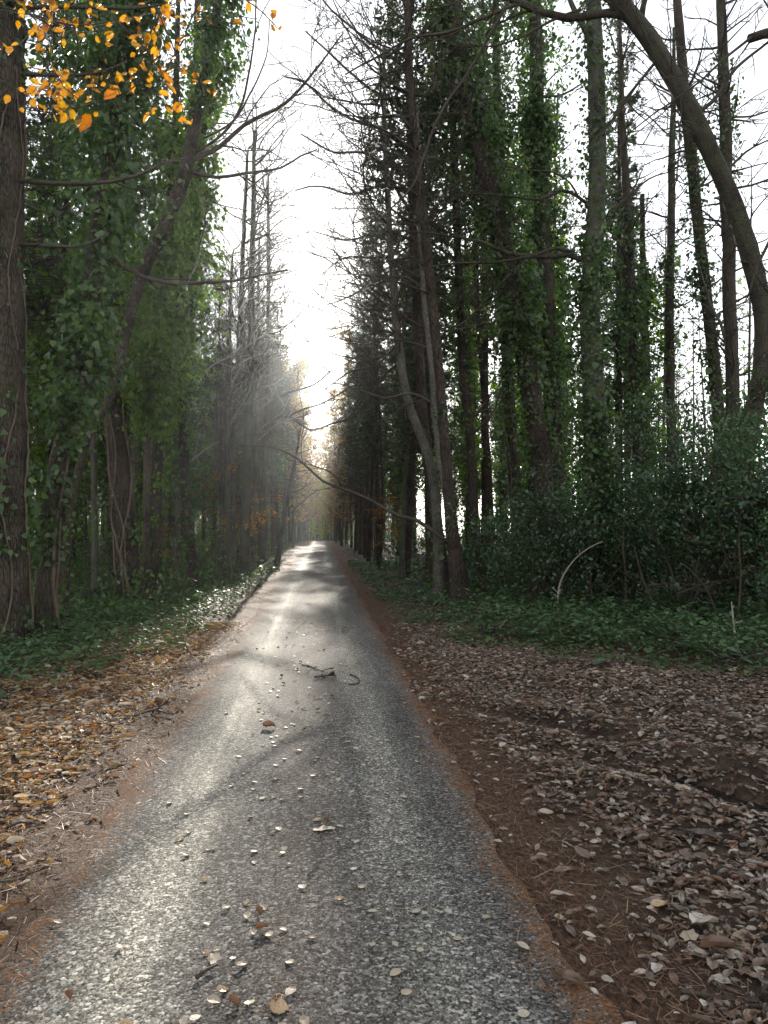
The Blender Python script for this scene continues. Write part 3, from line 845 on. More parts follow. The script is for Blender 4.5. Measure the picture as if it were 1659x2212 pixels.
near_tree('ivy_clad_tree', 'ivy-flecked trunk leaning slightly left behind the great arching one', 18.2,
          [(1552, 1284), (1550, 1000), (1544, 863), (1524, 663), (1500, 450), (1482, 260), (1464, 60), (1455, -120)], [27, 25, 25, 25, 24, 23, 20, 14], 'bark_brown', group=IVYG,
          ivy=[(2.5, 12, 150, 14, .26, .07), (5, 8, 40, 18, .55, .075)], crown=twig_crown(6, 15.5, 34, .8, 2.0, dens=3.6), seed=22)
near_tree('bare_tree', 'bare brown upright trunk crossed by the great arching one', 17.0,
          [(1596, 1294), (1590, 1080), (1583, 900), (1576, 700), (1572, 500), (1566, 300), (1560, 100), (1556, -100)], [30, 28, 29, 28, 27, 25, 22, 18], 'bark_brown',
          ns=14, ivy=[(9, 12.5, 60, 12, .2, .06)], limbs=[([(1574, 760), (1556, 700), (1535, 660), (1520, 610), (1505, 560)], 8, 3, 2, 2, 'bark_pale')],
          crown=twig_crown(5, 14, 44, .8, 2.0, dens=3.6), seed=23)
near_tree('arching_tree', 'great bare trunk arching up and left across the bright sky', 12.6,
          [(1585, 1348), (1600, 1080), (1612, 960), (1638, 830), (1650, 700), (1632, 590), (1600, 480), (1560, 380), (1505, 270), (1450, 170), (1395, 85), (1350, 30), (1310, -20), (1255, -110), (1200, -220)],
          [52, 44, 41, 38, 38, 40, 37, 35, 38, 36, 37, 36, 34, 26, 16], 'bark_moss', ns=24, rough=.10, flare=.3,
          ivy=[(1.5, 4, 70, 12, .16, .065)],
          limbs=[([(1512, 280), (1524, 266), (1532, 262)], 14, 8, 0, 0, 'bark_moss'), ([(1628, 560), (1612, 566), (1602, 564)], 15, 9, 0, 0, 'bark_moss'), ([(1440, 160), (1452, 140), (1456, 128)], 12, 8, 0, 0, 'bark_moss'),
                 ([(1378, 42), (1350, 34), (1310, 26), (1262, 32), (1225, 34), (1170, 22), (1110, 0), (1040, -30)], 20, 12, 1, .8, 'bark_moss'),
                 ([(1385, 40), (1390, 12), (1400, -20)], 16, 10, 0, 0, 'bark_moss'),
                 ([(1104, -6), (1055, 80), (1004, 165), (954, 240), (920, 330), (895, 400), (830, 465), (800, 500)], 8, 3, 1, 2.0, 'twig'),
                 ([(1125, 5), (1040, 40), (960, 70), (880, 85), (800, 130), (740, 165)], 8.5, 3.5, 2, 3.0, 'twig'),
                 ([(1255, 20), (1190, 45), (1120, 85), (1060, 100), (990, 90)], 7, 3, 2, 2.8, 'twig'),
                 ([(1490, 250), (1540, 220), (1590, 150), (1640, 110), (1700, 60)], 10, 4, 2, 2.4, 'twig'),
                 ([(1415, 135), (1370, 190), (1330, 240), (1310, 290)], 7, 3, 2, 2.8, 'twig'),
                 ([(1560, 380), (1610, 330), (1670, 300)], 7, 3, 2, 2.6, 'twig')],
          crown=twig_crown(7.8, 11.5, 16, .8, 1.8, r=.012), seed=24)
# a tree standing out of view right, reaching in over the top corner
near_tree('bare_tree', 'broken dead limb reaching in at the upper right corner of the sky', 9.0,
          [(1900, 1450), (1890, 1000), (1880, 600), (1870, 200), (1865, -150)], [70, 60, 55, 48, 40], 'bark_moss', ns=16,
          limbs=[([(1872, 60), (1780, 40), (1700, 62), (1655, 66), (1622, 76)], 34, 20, 1, 1.4, 'bark_moss'),
                 ([(1626, 78), (1560, 130), (1500, 185), (1420, 240), (1360, 290)], 7, 3, 2, 2.4, 'twig'),
                 ([(1875, 360), (1760, 420), (1690, 470), (1640, 560), (1610, 640)], 14, 4, 2, 2.6, 'twig'),
                 ([(1875, 520), (1760, 640), (1690, 720), (1650, 760)], 12, 4, 2, 2.6, 'twig')], seed=25)

# ------------------------------------------------------------------ beech with orange leaves, reaching in top left
rng = np.random.default_rng(31)
D0 = 3.9
bp = P(-420, 600, 4.2); bx, by = bp[0], bp[1]
broot = empty('beech_tree', (bx, by, gz(bx, by)), 'beech branch of glowing orange autumn leaves hanging at the upper left', 'tree')
path, _ = smooth_path([[bx, by, -.1], [bx + .05, by, 2], [bx, by + .05, 4.5], [bx + .1, by, 7]], .2)
g = Geo(); stem(g, path, np.linspace(.13, .07, len(path)), 14, .04, .3, 2.); put('trunk', g, M['bark_grey'], broot)
TW = [[(-200, -80), (-40, 12), (60, 30), (160, 55), (250, 45), (340, 22), (440, -15)], [(60, 30), (110, 60), (110, 130), (140, 190), (170, 215)],
      [(160, 55), (170, 120), (150, 190), (110, 225), (80, 240)], [(250, 45), (300, 90), (330, 130), (300, 180), (235, 215), (160, 235)],
      [(340, 22), (310, 120), (290, 160), (225, 205), (205, 200)], [(440, -15), (400, 80), (420, 150), (440, 195), (446, 210)],
      [(340, 22), (380, 120), (388, 200), (395, 245)], [(400, 80), (350, 170), (325, 250), (310, 246)], [(-40, 12), (15, 70), (40, 115), (45, 190)],
      [(440, -15), (510, -10), (565, 25), (590, 50), (598, 60)]]
g = Geo(); lpts = []
for k, t in enumerate(TW):
    dj = rng.uniform(-.25, .25)
    pp = np.array([P(u, v, D0 + dj * min(1, i / 2)) for i, (u, v) in enumerate(t)])
    if k == 0: pp[0] = [bx, by, 4.6]
    pp, _ = smooth_path(pp, .05)
    g.tube(pp, np.linspace(.013 if k == 0 else .0045, .0022, len(pp)), 5, cap=False)
    for q in pp[(8 if k == 0 else 3):]: lpts.append(q)
gbr = g
CL = [(15, 8, 5, 28, 16), (60, 25, 6, 25, 20), (95, 55, 7, 20, 24), (120, 20, 4, 26, 20), (205, 15, 7, 18, 16), (150, 60, 5, 14, 16), (130, 97, 3, 12, 8), (35, 108, 4, 22, 6), (250, 55, 4, 20, 18),
      (300, 75, 6, 22, 16), (310, 40, 4, 16, 16), (225, 105, 1, 4, 6), (140, 160, 2, 5, 6), (143, 195, 2, 6, 10), (105, 285 - 5, 0, 1, 1), (135, 275, 8, 30, 12), (95, 280, 5, 18, 10), (150, 330, 3, 16, 14), (160, 240, 7, 26, 10),
      (120, 215, 9, 28, 14), (90, 185, 5, 20, 16), (215, 190, 6, 18, 16), (270, 175, 5, 14, 20), (240, 165, 3, 14, 12), (330, 150, 5, 18, 20), (350, 130, 3, 16, 16), (300, 165, 5, 18, 14),
      (390, 20, 6, 22, 16), (370, 45, 6, 20, 16), (420, 25, 4, 20, 14), (405, 85, 2, 12, 8), (325, 105, 4, 12, 16), (380, 115, 4, 14, 16), (375, 195, 2, 8, 10), (433, 185, 4, 12, 10), (448, 203, 2, 6, 4), (315, 246, 2, 10, 4), (385, 240, 3, 8, 6), (405, 262, 2, 6, 4), (585, 35, 1, 3, 3), (597, 62, 2, 4, 3),
      (545, 5, 2, 6, 4)]
C = []
for (u, v, n_, su, sv) in CL:
    v = v if v < 270 else v - 80
    for _ in range(int(n_ * 1.6 + .5)):
        C.append(P(u + rng.normal(0, su * 1.7), v - 6 + rng.normal(0, sv * 1.1), D0 + rng.normal(0, .15)))
C = np.array(C); n_ = len(C)
T = np.stack([rng.normal(-.2, .6, n_), rng.normal(-.2, .45, n_), rng.normal(-.5, .45, n_)], -1)
Nn = np.stack([rng.normal(0, .5, n_), rng.normal(-.7, .5, n_), rng.normal(.5, .5, n_)], -1)
g2 = Geo()
for k in range(3):
    s = slice(k, None, 3)
    g2.leaves(C[s], T[s], Nn[s], .041 * rng.lognormal(0, .28, len(C[s])), rich_leaf(7, .33, .06, .12, .02, k))
put('leaves', g2, M['beech'], broot)
# leaf stalks joining each leaf to its nearest twig
lp = np.array(lpts); g = gbr
for c in C:
    q = lp[np.argmin(((lp - c) ** 2).sum(1))]
    m = (c + q) / 2 + A([0, 0, .015])
    g.tube(np.array([q, m, c]), [.0016, .0012, .001], 3, cap=False)
put('branch', g, M['twig'], broot)

# ------------------------------------------------------------------ kinds of tree that repeat along both sides
def proto_spruce(seed, h=19, foli=(5.5, 19), rb=1.35):
    rng = np.random.default_rng(seed)
    root = empty('conifer_tree', (0, 0, 0), 'x', 'tree')
    lean = rng.normal(0, .012, 2)
    path, _ = smooth_path([[0, 0, -.15], [lean[0] * 4, lean[1] * 4, 4], [lean[0] * 9, lean[1] * 9, 9], [lean[0] * 13, lean[1] * 13, h * .7], [lean[0] * 15, lean[1] * 15, h]], .4)
    rads = np.interp(path[:, 2], [0, 3, h], [.15, .12, .02])
    g = Geo(); stem(g, path, rads, 10, .05, .35, seed); put('trunk', g, M['bark_red'], root)
    g, tw = Geo(), Geo()
    conifer_foliage(g, tw, path, rads, foli[0], foli[1], 200, rb, .45, rng, .16, 25)
    z = path[:, 2]; ok = np.where((z > 2) & (z < h * .85))[0]
    for _ in range(95):
        i = ok[rng.integers(len(ok))]; ph = rng.uniform(0, 6.283)
        o = A([math.cos(ph), math.sin(ph), rng.uniform(-.3, .25)])
        branch(tw, path[i], o, rng.uniform(.9, 2.5) * (1 if path[i][2] < 9 else .8), .016, 1, rng, .01, .12, 4.0, tipr=.007)
    cr = put('crown', tw, M['twig'], root); put('foliage', g, M['needle'], cr)
    return root


def proto_ivy(seed, h=16, top=12, mat='ivy'):
    rng = np.random.default_rng(seed)
    root = empty('ivy_clad_tree', (0, 0, 0), 'x', 'tree')
    a = rng.normal(0, .03, (4, 2))
    path, _ = smooth_path([[0, 0, -.15], [*(a[0] * 4), 4], [*(a[0] * 4 + a[1] * 5), 9], [*(a[0] * 4 + a[1] * 8), 13], [*(a[0] * 4 + a[1] * 10), h]], .3)
    rads = np.interp(path[:, 2], [0, 3, h], [.17, .13, .03])
    g = Geo(); stem(g, path, rads, 12, .06, .35, seed); put('trunk', g, M['bark_brown'], root)
    g = Geo()
    ivy_on(g, path, rads, .2, 4, 60, 16, .4, .09, rng)
    ivy_on(g, path, rads, 3, top, 330, 26, 1.05, .10, rng, (.17, .17, .25))
    put('ivy', g, M[mat], root)
    twig_crown(top * .6, h, 26, 1.0, 2.6)(root, path, rads, rng)
    return root


def proto_bare(seed, h=15, mat='bark_grey', leaf=None, nl=2600, ls=.08):
    rng = np.random.default_rng(seed)
    root = empty('slender_tree', (0, 0, 0), 'x', 'tree')
    a = rng.normal(0, .035, (4, 2))
    path, _ = smooth_path([[0, 0, -.15], [*(a[0] * 3), 3], [*(a[0] * 3 + a[1] * 5), 8], [*(a[0] * 3 + a[1] * 8), 11.5], [*(a[0] * 3 + a[1] * 9), h]], .35)
    rads = np.interp(path[:, 2], [0, 2, h], [.10, .075, .012])
    g = Geo(); stem(g, path, rads, 9, .03, .35, seed); put('trunk', g, M[mat], root)
    g = Geo(); z = path[:, 2]; tips = []
    ok = np.where((z > (2.2 if leaf else 3.5)))[0]
    for _ in range(74):
        i = ok[rng.integers(len(ok))]; ph = rng.uniform(0, 6.283)
        e = rng.uniform(.0, 1.0)
        o = A([math.cos(ph) * math.cos(e), math.sin(ph) * math.cos(e), math.sin(e)])
        branch(g, path[i], o, rng.uniform(.8, 2.5), max(.012, rads[i] * .42), 2, rng, .03, .13, 3.0, tips=tips, tipr=.007)
    cr = put('crown', g, M['twig'], root)
    if leaf:
        tp = np.array([t[0] for t in tips])
        k = rng.integers(0, len(tp), nl); C = tp[k] + rng.normal(0, .06, (nl, 3))
        T, Nn = fol_dirs(nl, rng)
        g = Geo(); g.leaves(C, T, Nn, ls * rng.lognormal(0, .25, nl), OVAL); put('foliage', g, M[leaf], cr)
    return root


def proto_sapling(seed, h=5, leaf='autumn', nl=900):
    rng = np.random.default_rng(seed)
    root = empty('sapling', (0, 0, 0), 'x', 'small tree')
    path, _ = smooth_path([[0, 0, -.1], [.05, .02, h * .3], [.16, .0, h * .7], [.2, .1, h]], .25)
    rads = np.interp(path[:, 2], [0, h], [.035, .006])
    g = Geo(); stem(g, path, rads, 7, .03, .3, seed); put('trunk', g, M['bark_grey'], root)
    g = Geo(); tips = []
    z = path[:, 2]; ok = np.where(z > h * .22)[0]
    for _ in range(20):
        i = ok[rng.integers(len(ok))]; ph = rng.uniform(0, 6.283)
        o = A([math.cos(ph), math.sin(ph), rng.uniform(-.05, .5)])
        branch(g, path[i], o, rng.uniform(.7, 1.7), .009, 2, rng, .0, .12, 3.0, tips=tips, flat=.05)
    tp = np.array([t[0] for t in tips]); k = rng.integers(0, len(tp), nl)
    C = tp[k] + rng.normal(0, .05, (nl, 3)); T, Nn = fol_dirs(nl, rng, None, .25); Nn[:, 2] += .6
    g2 = Geo(); g2.leaves(C, T, Nn, .07 * rng.lognormal(0, .25, nl), OVAL)
    cr = put('crown', g, M['twig'], root); put('foliage', g2, M[leaf], cr)
    return root


PROTO = {'spruce': [proto_spruce(101), proto_spruce(102, 21, (6.5, 21), 1.5), proto_spruce(103, 17, (4.5, 17), 1.25)],
         'ivy': [proto_ivy(111), proto_ivy(112, 17, 13, 'ivy_backlit'), proto_ivy(113, 15, 10)],
         'bare': [proto_bare(121), proto_bare(122, 14, 'bark_pale'), proto_bare(123, 16, 'bark_brown')],
         'beech': [proto_bare(131, 12, 'bark_grey', 'autumn')],
         'farbeech': [proto_bare(132, 17, 'bark_grey', 'farmix', 3400, .17), proto_bare(133, 15, 'bark_grey', 'farmix', 3400, .17)],
         'green': [proto_bare(141, 11, 'bark_brown', 'yellowgreen', 5200, .2)],
         'sap': [proto_sapling(151), proto_sapling(152, 4)]}
USED = {}


def place(kind, x, y, label, group, s=1.0, rz=None, k=None, sz=None):
    lst = PROTO[kind]
    k = int(R.integers(len(lst))) if k is None else k
    src = lst[k]
    if (kind, k) not in USED:
        USED[(kind, k)] = 1; o = src
    else:
        o = copy_tree(src)
    HT = {'spruce': (19, 21, 17), 'ivy': (16, 17, 15), 'bare': (15, 14, 16), 'farbeech': (17, 15)}.get(kind)
    if HT and x < 0 and x > -.15 * y and y < 64:
        s = min(s, (1.0 + (.30 + .06 * R.random()) * y) / HT[k]); sz = s
    o.location = (x, y, gz(x, y) - .02)
    o.rotation_euler = (R.normal(0, .018), R.normal(0, .018), R.uniform(0, 6.283) if rz is None else rz)
    o.scale = (s, s, sz or s * R.uniform(.92, 1.1))
    o['label'] = label; o['group'] = group
    return o


SIDE = {-1: 'left', 1: 'right'}
LAB = {'farbeech': 'tree with thin brown and olive leaves beside the far lane, {s} side', 'spruce': 'dark evergreen conifer standing in the hazy row {s} of the lane', 'ivy': 'trunk thick with dark ivy in the hazy row {s} of the lane',
       'bare': 'bare slender trunk in the hazy row {s} of the lane', 'beech': 'young tree still holding brown-orange leaves {s} of the far lane',
       'green': 'small tree with yellow-green leaves at the far end of the lane'}
# rows lining the lane
for sd in (-1, 1):
    y = 22.0 if sd < 0 else 20.5
    i = 0
    while y < 112:
        x = ROADX + sd * R.uniform(2.3, 3.0) * (1 if y < 60 else .85 if y < 80 else .68)
        kind = (['bare', 'spruce', 'bare', 'ivy', 'bare', 'spruce'] if sd < 0 else ['spruce', 'bare', 'spruce', 'ivy', 'bare', 'spruce'])[i % 6]
        if y > 56: kind = ['farbeech', 'bare', 'farbeech', 'spruce'][i % 4]
        if sd < 0 and y < 31 and kind != 'bare': kind = 'bare'
        if kind == 'spruce': x = ROADX + sd * (R.uniform(2.3, 2.7) if y > 30 else R.uniform(2.7, 3.2))
        if kind == 'ivy': x += sd * .5
        sc = 1.0 if y < 40 else .9
        if kind == 'farbeech': x = ROADX + sd * R.uniform(1.9, 2.6); sc = R.uniform(.9, 1.05)
        place(kind, x, y, LAB[kind].format(s=SIDE[sd]), f'{kind} trees in the row {SIDE[sd]} of the lane'.replace('spruce', 'conifer').replace('bare', 'bare slender').replace('ivy', 'ivy-clad').replace('farbeech', 'brown-leaved').replace('beech', 'orange-leaved'), sc * R.uniform(.85, 1.05))
        y += R.uniform(1.7, 2.6) * (1 if y < 60 else 1.35); i += 1
# second rows, deeper in
BLAB = {'farbeech': 'tree with thin brown and olive leaves beside the far lane, {s} side', 'spruce': 'dark conifer deeper in the wood {s} of the lane', 'ivy': 'ivy-smothered trunk deeper in the wood {s} of the lane', 'bare': 'thin bare trunk deeper in the wood {s} of the lane'}
pts = []
for sd, n_, xr, yr in ((-1, 72, (4.2, 15), (16, 70)), (1, 36, (4.6, 15), (21, 75))):
    tries = 0; cnt = 0
    while cnt < n_ and tries < 4000:
        tries += 1
        y = yr[0] + (yr[1] - yr[0]) * R.random() ** (2.0 if sd < 0 else 1.6)
        x = ROADX + sd * R.uniform(*xr)
        if sd < 0 and x < -.52 * y - 2.5: continue
        if sd > 0 and x > .66 * y + 1.5: continue
        if any((x - a) ** 2 + (y - b) ** 2 < (1.6 if sd < 0 else 2.2) ** 2 for a, b in pts): continue
        pts.append((x, y)); cnt += 1
        if sd < 0: kind = R.choice(['spruce', 'ivy', 'ivy', 'ivy', 'bare'])
        else: kind = R.choice(['spruce', 'ivy', 'bare', 'bare']) if x > 8 else R.choice(['spruce', 'spruce', 'ivy', 'bare'])
        place(kind, x, y, BLAB[kind].format(s=SIDE[sd]), ('conifers' if kind == 'spruce' else 'ivy-clad trunks' if kind == 'ivy' else 'thin bare trunks') + f' deep in the wood {SIDE[sd]} of the lane', R.uniform(.85, 1.1))
# far end of the lane, where it dips and the wood closes
FAR = [(-1.6, 122, 'green', .9), (1.2, 128, 'green', 1.0), (-3.2, 116, 'green', .8), (.3, 140, 'green', 1.2), (3.0, 121, 'green', .8),
       (-2.4, 113, 'farbeech', .62), (2.2, 112, 'farbeech', .55), (-1.0, 126, 'farbeech', 1.0), (1.4, 133, 'farbeech', 1.15), (-3.4, 128, 'farbeech', 1.0), (3.6, 126, 'farbeech', .95),
       (-.4, 144, 'farbeech', 1.35), (-2.6, 146, 'farbeech', 1.2), (2.6, 144, 'farbeech', 1.25), (.6, 152, 'farbeech', 1.45), (-4.5, 140, 'farbeech', 1.2), (4.8, 138, 'farbeech', 1.15),
       (.9, 162, 'spruce', 1.0), (-1.7, 168, 'spruce', 1.0), (3.4, 158, 'ivy', 1.1), (-5, 152, 'ivy', 1.1), (-3.2, 160, 'spruce', 1.05), (5.2, 150, 'spruce', 1.0),
       (-2.0, 106, 'bare', .9), (1.9, 108, 'bare', .85), (-.8, 136, 'bare', 1.2), (2.3, 137, 'bare', 1.2)]
for (x, y, kind, s) in FAR:
    lab = {'green': LAB['green'], 'farbeech': 'brown and olive leafy tree closing the far end of the lane', 'spruce': 'dark conifer closing the far end of the lane', 'ivy': 'ivy-clad tree closing the far end of the lane', 'bare': 'bare twiggy tree closing the far end of the lane'}[kind]
    place(kind, x, y, lab, 'trees closing the far end of the lane: ' + {'green': 'yellow-green', 'farbeech': 'brown-leaved', 'spruce': 'conifer', 'ivy': 'ivy-clad', 'bare': 'bare'}[kind], s)
# saplings with leftover leaves
for (u, v, k, s, lab) in ((352, 1288, 0, .38, 'small sapling with curled brown-orange leaves beside the vine-wrapped trunk'),
                          (528, 1244, 1, .75, 'sapling with sparse creamy-yellow leaves among the pale slender trunks'),
                          (470, 1252, 0, .8, 'sapling with rusty leaves in the shade left of the pale cluster')):
    x, y, D = G(u, v)
    place('sap', x, y, lab, 'saplings on the left verge', s, k=k)
x, y, D = G(855, 1232)
place('sap', x, y, 'sapling with a few pale yellow leaves under the right-hand conifers', 'saplings on the right verge', .8, k=1)
for kind, lst in PROTO.items():
    for k, o in enumerate(lst):
        if (kind, k) not in USED:
            for ch in list(o.children_recursive): bpy.data.objects.remove(ch)
            bpy.data.objects.remove(o)


# far wood on both sides: reads as one mass
def woodland(name, xr, yr, n, seed, fol, sparse, keep):
    rng = np.random.default_rng(seed)
    g = Geo(); gl = Geo()
    c = 0
    while c < n:
        x = rng.uniform(*xr); y = rng.uniform(*yr)
        if not keep(x, y): continue
        c += 1
        h = rng.uniform(11, 18); z0 = gz(x, y)
        ln = rng.normal(0, .02, 2)
        path = np.array([[x, y, z0 - .2], [x + ln[0] * h * .5, y + ln[1] * h * .5, z0 + h * .5], [x + ln[0] * h, y + ln[1] * h, z0 + h]])
        path, _ = smooth_path(path, 1.2)
        g.tube(path, np.linspace(rng.uniform(.09, .18), .02, len(path)), 6, cap=False)
        for _ in range(10):
            i = rng.integers(len(path) // 3, len(path)); ph = rng.uniform(0, 6.283); e = rng.uniform(0, .9)
            branch(g, path[i], A([math.cos(ph) * math.cos(e), math.sin(ph) * math.cos(e), math.sin(e)]), rng.uniform(1, 3), .02, 1, rng, .03, .13, 2.2)
        m = int(fol * rng.uniform(.3, 1.3))
        if m:
            zz = z0 + .15 + h * .95 * rng.beta(.85, 1.7, m); r_ = rng.exponential(.7, m); ph = rng.uniform(0, 6.283, m)
            cl = np.floor(zz * 1.4) * 2.1 + np.floor(ph * 1.5)
            r_ = r_ * (.5 + vnoise(cl, cl * .3, seed))
            C = np.stack([x + r_ * np.cos(ph), y + r_ * np.sin(ph), zz], -1)
            T, Nn = fol_dirs(m, rng); gl.leaves(C, T, Nn, (.34 if yr[0] > 140 else .2) * rng.lognormal(0, .3, m), SPRAY)
    o = put(name, g, M['bark_brown']); o['kind'] = 'stuff'
    o2 = put(name, gl, M['ivy']); o2['kind'] = 'stuff'


woodland('woodland', (-34, -6), (14, 110), 150, 201, 1500, 0, lambda x, y: x > -.62 * y - 6 and (x < -14 or y > 58))
woodland('woodland', (4.5, 60), (26, 125), 100, 202, 560, 1, lambda x, y: x < .75 * y + 2 and (y > 62 or x > 12))

woodland('woodland', (-16, 18), (146, 215), 150, 203, 1900, 0, lambda x, y: y > 172 or abs(x) > 5)


# ------------------------------------------------------------------ dark evergreen bushes on the right
def holly(x, y, h, rw, n, label, seed, low=.12):
    rng = np.random.default_rng(seed)
    root = empty('holly_bush', (x, y, gz(x, y)), label, 'bush', 'dark evergreen bushes right of the lane')
    g = Geo(); tips = []
    ns = rng.integers(9, 14)
    for k in range(ns):
        ph = rng.uniform(0, 6.283); e = rng.uniform(.9, 1.45)
        o = A([math.cos(ph) * math.cos(e), math.sin(ph) * math.cos(e), math.sin(e)])
        branch(g, A([x, y, gz(x, y) - .05]) + A([math.cos(ph), math.sin(ph), 0]) * .15, o, h * rng.uniform(.6, .95), rng.uniform(.012, .028), 2, rng, .02, .1, 2.6, tips=tips, ratio=(.3, .6))
    put('stem', g, M['twig'], root)
    tp = np.array([t[0] for t in tips])
    tp = tp[tp[:, 2] > gz(x, y) + low * h]
    gl = Geo()
    ncl = n // 14
    zc = gz(x, y)
    # clumps through an uneven mound, thinner near the ground
    kk = rng.integers(0, len(tp), ncl // 2)
    c1 = tp[kk]
    ph = rng.uniform(0, 6.283, ncl - len(c1)); zz = rng.beta(1.5, 1.35, len(ph)) * h * .98
    rr = rw * np.sqrt(np.clip(1 - ((zz / h - .42) / .62) ** 2, .05, 1)) * rng.uniform(.35, 1.05, len(ph)) * (.75 + .5 * vnoise(ph * 1.3, zz * 1.6, seed))
    c2 = np.stack([x + rr * np.cos(ph), y + rr * np.sin(ph), zc + zz], -1)
    for c in np.vstack([c1, c2]):
        m = int(14 * rng.uniform(.4, 2.0))
        C = c + rng.normal(0, 1, (m, 3)) * A([.12, .12, .10])
        o = nrm(c - A([x, y, zc + h * .3]))
        T = rng.normal(0, .6, (m, 3)) + o * .5; Nn = rng.normal(0, .5, (m, 3)) + A([0, 0, .7]) + o * .4
        gl.leaves(C, T, Nn, .062 * rng.lognormal(0, .28, m), OVAL)
    put('leaves', gl, M['holly' if seed % 3 else 'bramble'], root)
    return root


for k, (u, D, h, rw, n, lab) in enumerate([
        (1085, 15.5, 2.0, .75, 5200, 'low evergreen bush at the left end of the dark thicket'),
        (1165, 14.2, 2.5, .9, 8000, 'dark evergreen bush in front of the heavy leaning trunk'),
        (1255, 13.2, 1.75, .8, 5600, 'evergreen bush at the foot of the broad mossy trunk, on its left'),
        (1365, 13.8, 2.7, 1.05, 10500, 'tall evergreen bush just right of the broad mossy trunk'),
        (1455, 14.0, 3.7, 1.1, 12500, 'tallest evergreen bush, topped against the bright sky'),
        (1545, 11.8, 3.0, 1.05, 10500, 'thick evergreen bush left of the arching trunk'),
        (1640, 11.4, 3.3, 1.1, 10500, 'evergreen bush at the right edge, around the foot of the arching trunk'),
        (1500, 11.8, 2.1, .9, 6000, 'shorter evergreen bush in front of the tallest one'),
        (1720, 11.2, 3.2, 1.1, 6500, 'evergreen bush cut off by the right edge'),
        (1590, 15.5, 3.6, 1.2, 8000, 'evergreen bush behind the arching trunk, against the sky'),
        (1310, 17.0, 3.0, 1.0, 7000, 'evergreen bush behind the broad mossy trunk'),
        (1130, 19.0, 2.3, 1.0, 5000, 'evergreen bush in the shade behind the leaning trunk')]):
    p = P(u, 1140, D)
    holly(float(p[0]), float(p[1]), h * (1 + .12 * math.sin(k * 2.1)), rw, int(n * .5), lab, 300 + k, .28 + .1 * (k % 3))


# ------------------------------------------------------------------ ground cover (nobody could count it)
def scatter(n, xr, yr, dens, rng):
    x = rng.uniform(*xr, n); y = rng.uniform(*yr, n)
    k = rng.random(n) < dens(x, y)
    return x[k], y[k]


def flat_dirs(n, rng, tilt=.35):
    a = rng.uniform(0, 6.283, n)
    T = np.stack([np.cos(a), np.sin(a), rng.normal(0, tilt * .6, n)], -1)
    Nn = np.stack([rng.normal(0, tilt, n), rng.normal(0, tilt, n), np.ones(n)], -1)
    return T, Nn


def dR(x): return np.abs(x - ROADX)


rng = np.random.default_rng(41)
# left verge edge of the green: further from the lane near the camera
def lgreen(y): return np.interp(y, [3, 6, 8, 10, 14, 20, 30, 60], [4.4, 2.75, 2.2, 1.9, 1.65, 1.5, 1.45, 1.45])
def rgreen(y): return np.interp(y, [3, 6, 7.3, 8.5, 10, 12, 14, 20, 60], [9, 6.3, 4.4, 3.25, 2.1, 1.6, 1.4, 1.3, 1.3])


x, y = scatter(90000, (-12, -1.5), (5.5, 34), lambda x, y: (dR(x) > lgreen(y) + (vnoise(x * 1.5, y * 1.5, 6) - .5) * .9) * (x > -.55 * y - 1.5) * np.clip(.25 + vnoise(x * .9, y * .9, 8), 0, 1) * np.clip(14 / y, .2, 1), rng)
h = rng.gamma(1.6, .035, len(x)) * (.4 + 1.8 * vnoise(x * 1.1, y * 1.1, 12))
T, Nn = flat_dirs(len(x), rng, .4)
g = Geo(); g.leaves(np.stack([x, y, ground_z(x, y) + .01 + h], -1), T, Nn, .055 * rng.lognormal(0, .3, len(x)) * np.clip(y / 16, 1, 1.6), IVY)
tag(put('ground_ivy', g, M['groundivy']), kind='stuff')
x, y = scatter(90000, (1.2, 13), (6.5, 34), lambda x, y: (dR(x) > rgreen(y) + (vnoise(x * 1.5, y * 1.5, 16) - .5) * .9) * (x < .65 * y + 1.5) * np.clip(vnoise(x * 1.1, y * 1.1, 18) * 1.9 - .3, .06, 1) * np.clip(14 / y, .2, 1), rng)
h = rng.gamma(1.6, .035, len(x)) * (.4 + 1.8 * vnoise(x * 1.1, y * 1.1, 13))
T, Nn = flat_dirs(len(x), rng, .4)
g = Geo(); g.leaves(np.stack([x, y, ground_z(x, y) + .01 + h], -1), T, Nn, .055 * rng.lognormal(0, .3, len(x)) * np.clip(y / 16, 1, 1.6), IVY)
tag(put('ground_ivy', g, M['groundivy']), kind='stuff')


def brambles(n, xr, yr, dens, hmax, seed, mat='bramble'):
    rng = np.random.default_rng(seed)
    x, y = scatter(n, xr, yr, dens, rng)
    st, gl = Geo(), Geo()
    for a, b in zip(x, y):
        z = gz(a, b); L = rng.uniform(.3, .95); ph = rng.uniform(0, 6.283); hh = hmax * rng.uniform(.35, 1)
        t = np.linspace(0, 1, 6)
        cp = np.stack([a + np.cos(ph) * L * t, b + np.sin(ph) * L * t, z + 4 * hh * t * (1 - t * .75) * .8], -1) + rng.normal(0, .015, (6, 3))
        cp[0] = (a, b, z - .02)
        st.tube(cp, np.linspace(.004, .002, 6), 3, cap=False)
        for q in cp[1:]:
            m = 4
            C = q + rng.normal(0, .045, (m, 3)); al = rng.uniform(0, 6.283, m)
            T = np.stack([np.cos(al), np.sin(al), rng.normal(-.15, .25, m)], -1)
            Nn = np.stack([rng.normal(0, .35, m), rng.normal(0, .35, m), np.ones(m)], -1)
            gl.leaves(C, T, Nn, .07 * rng.lognormal(0, .25, m), OVAL)
    o = tag(put('brambles', gl, M[mat]), kind='stuff')
    o2 = tag(put('bramble_stems', st, M['twig']), kind='stuff')


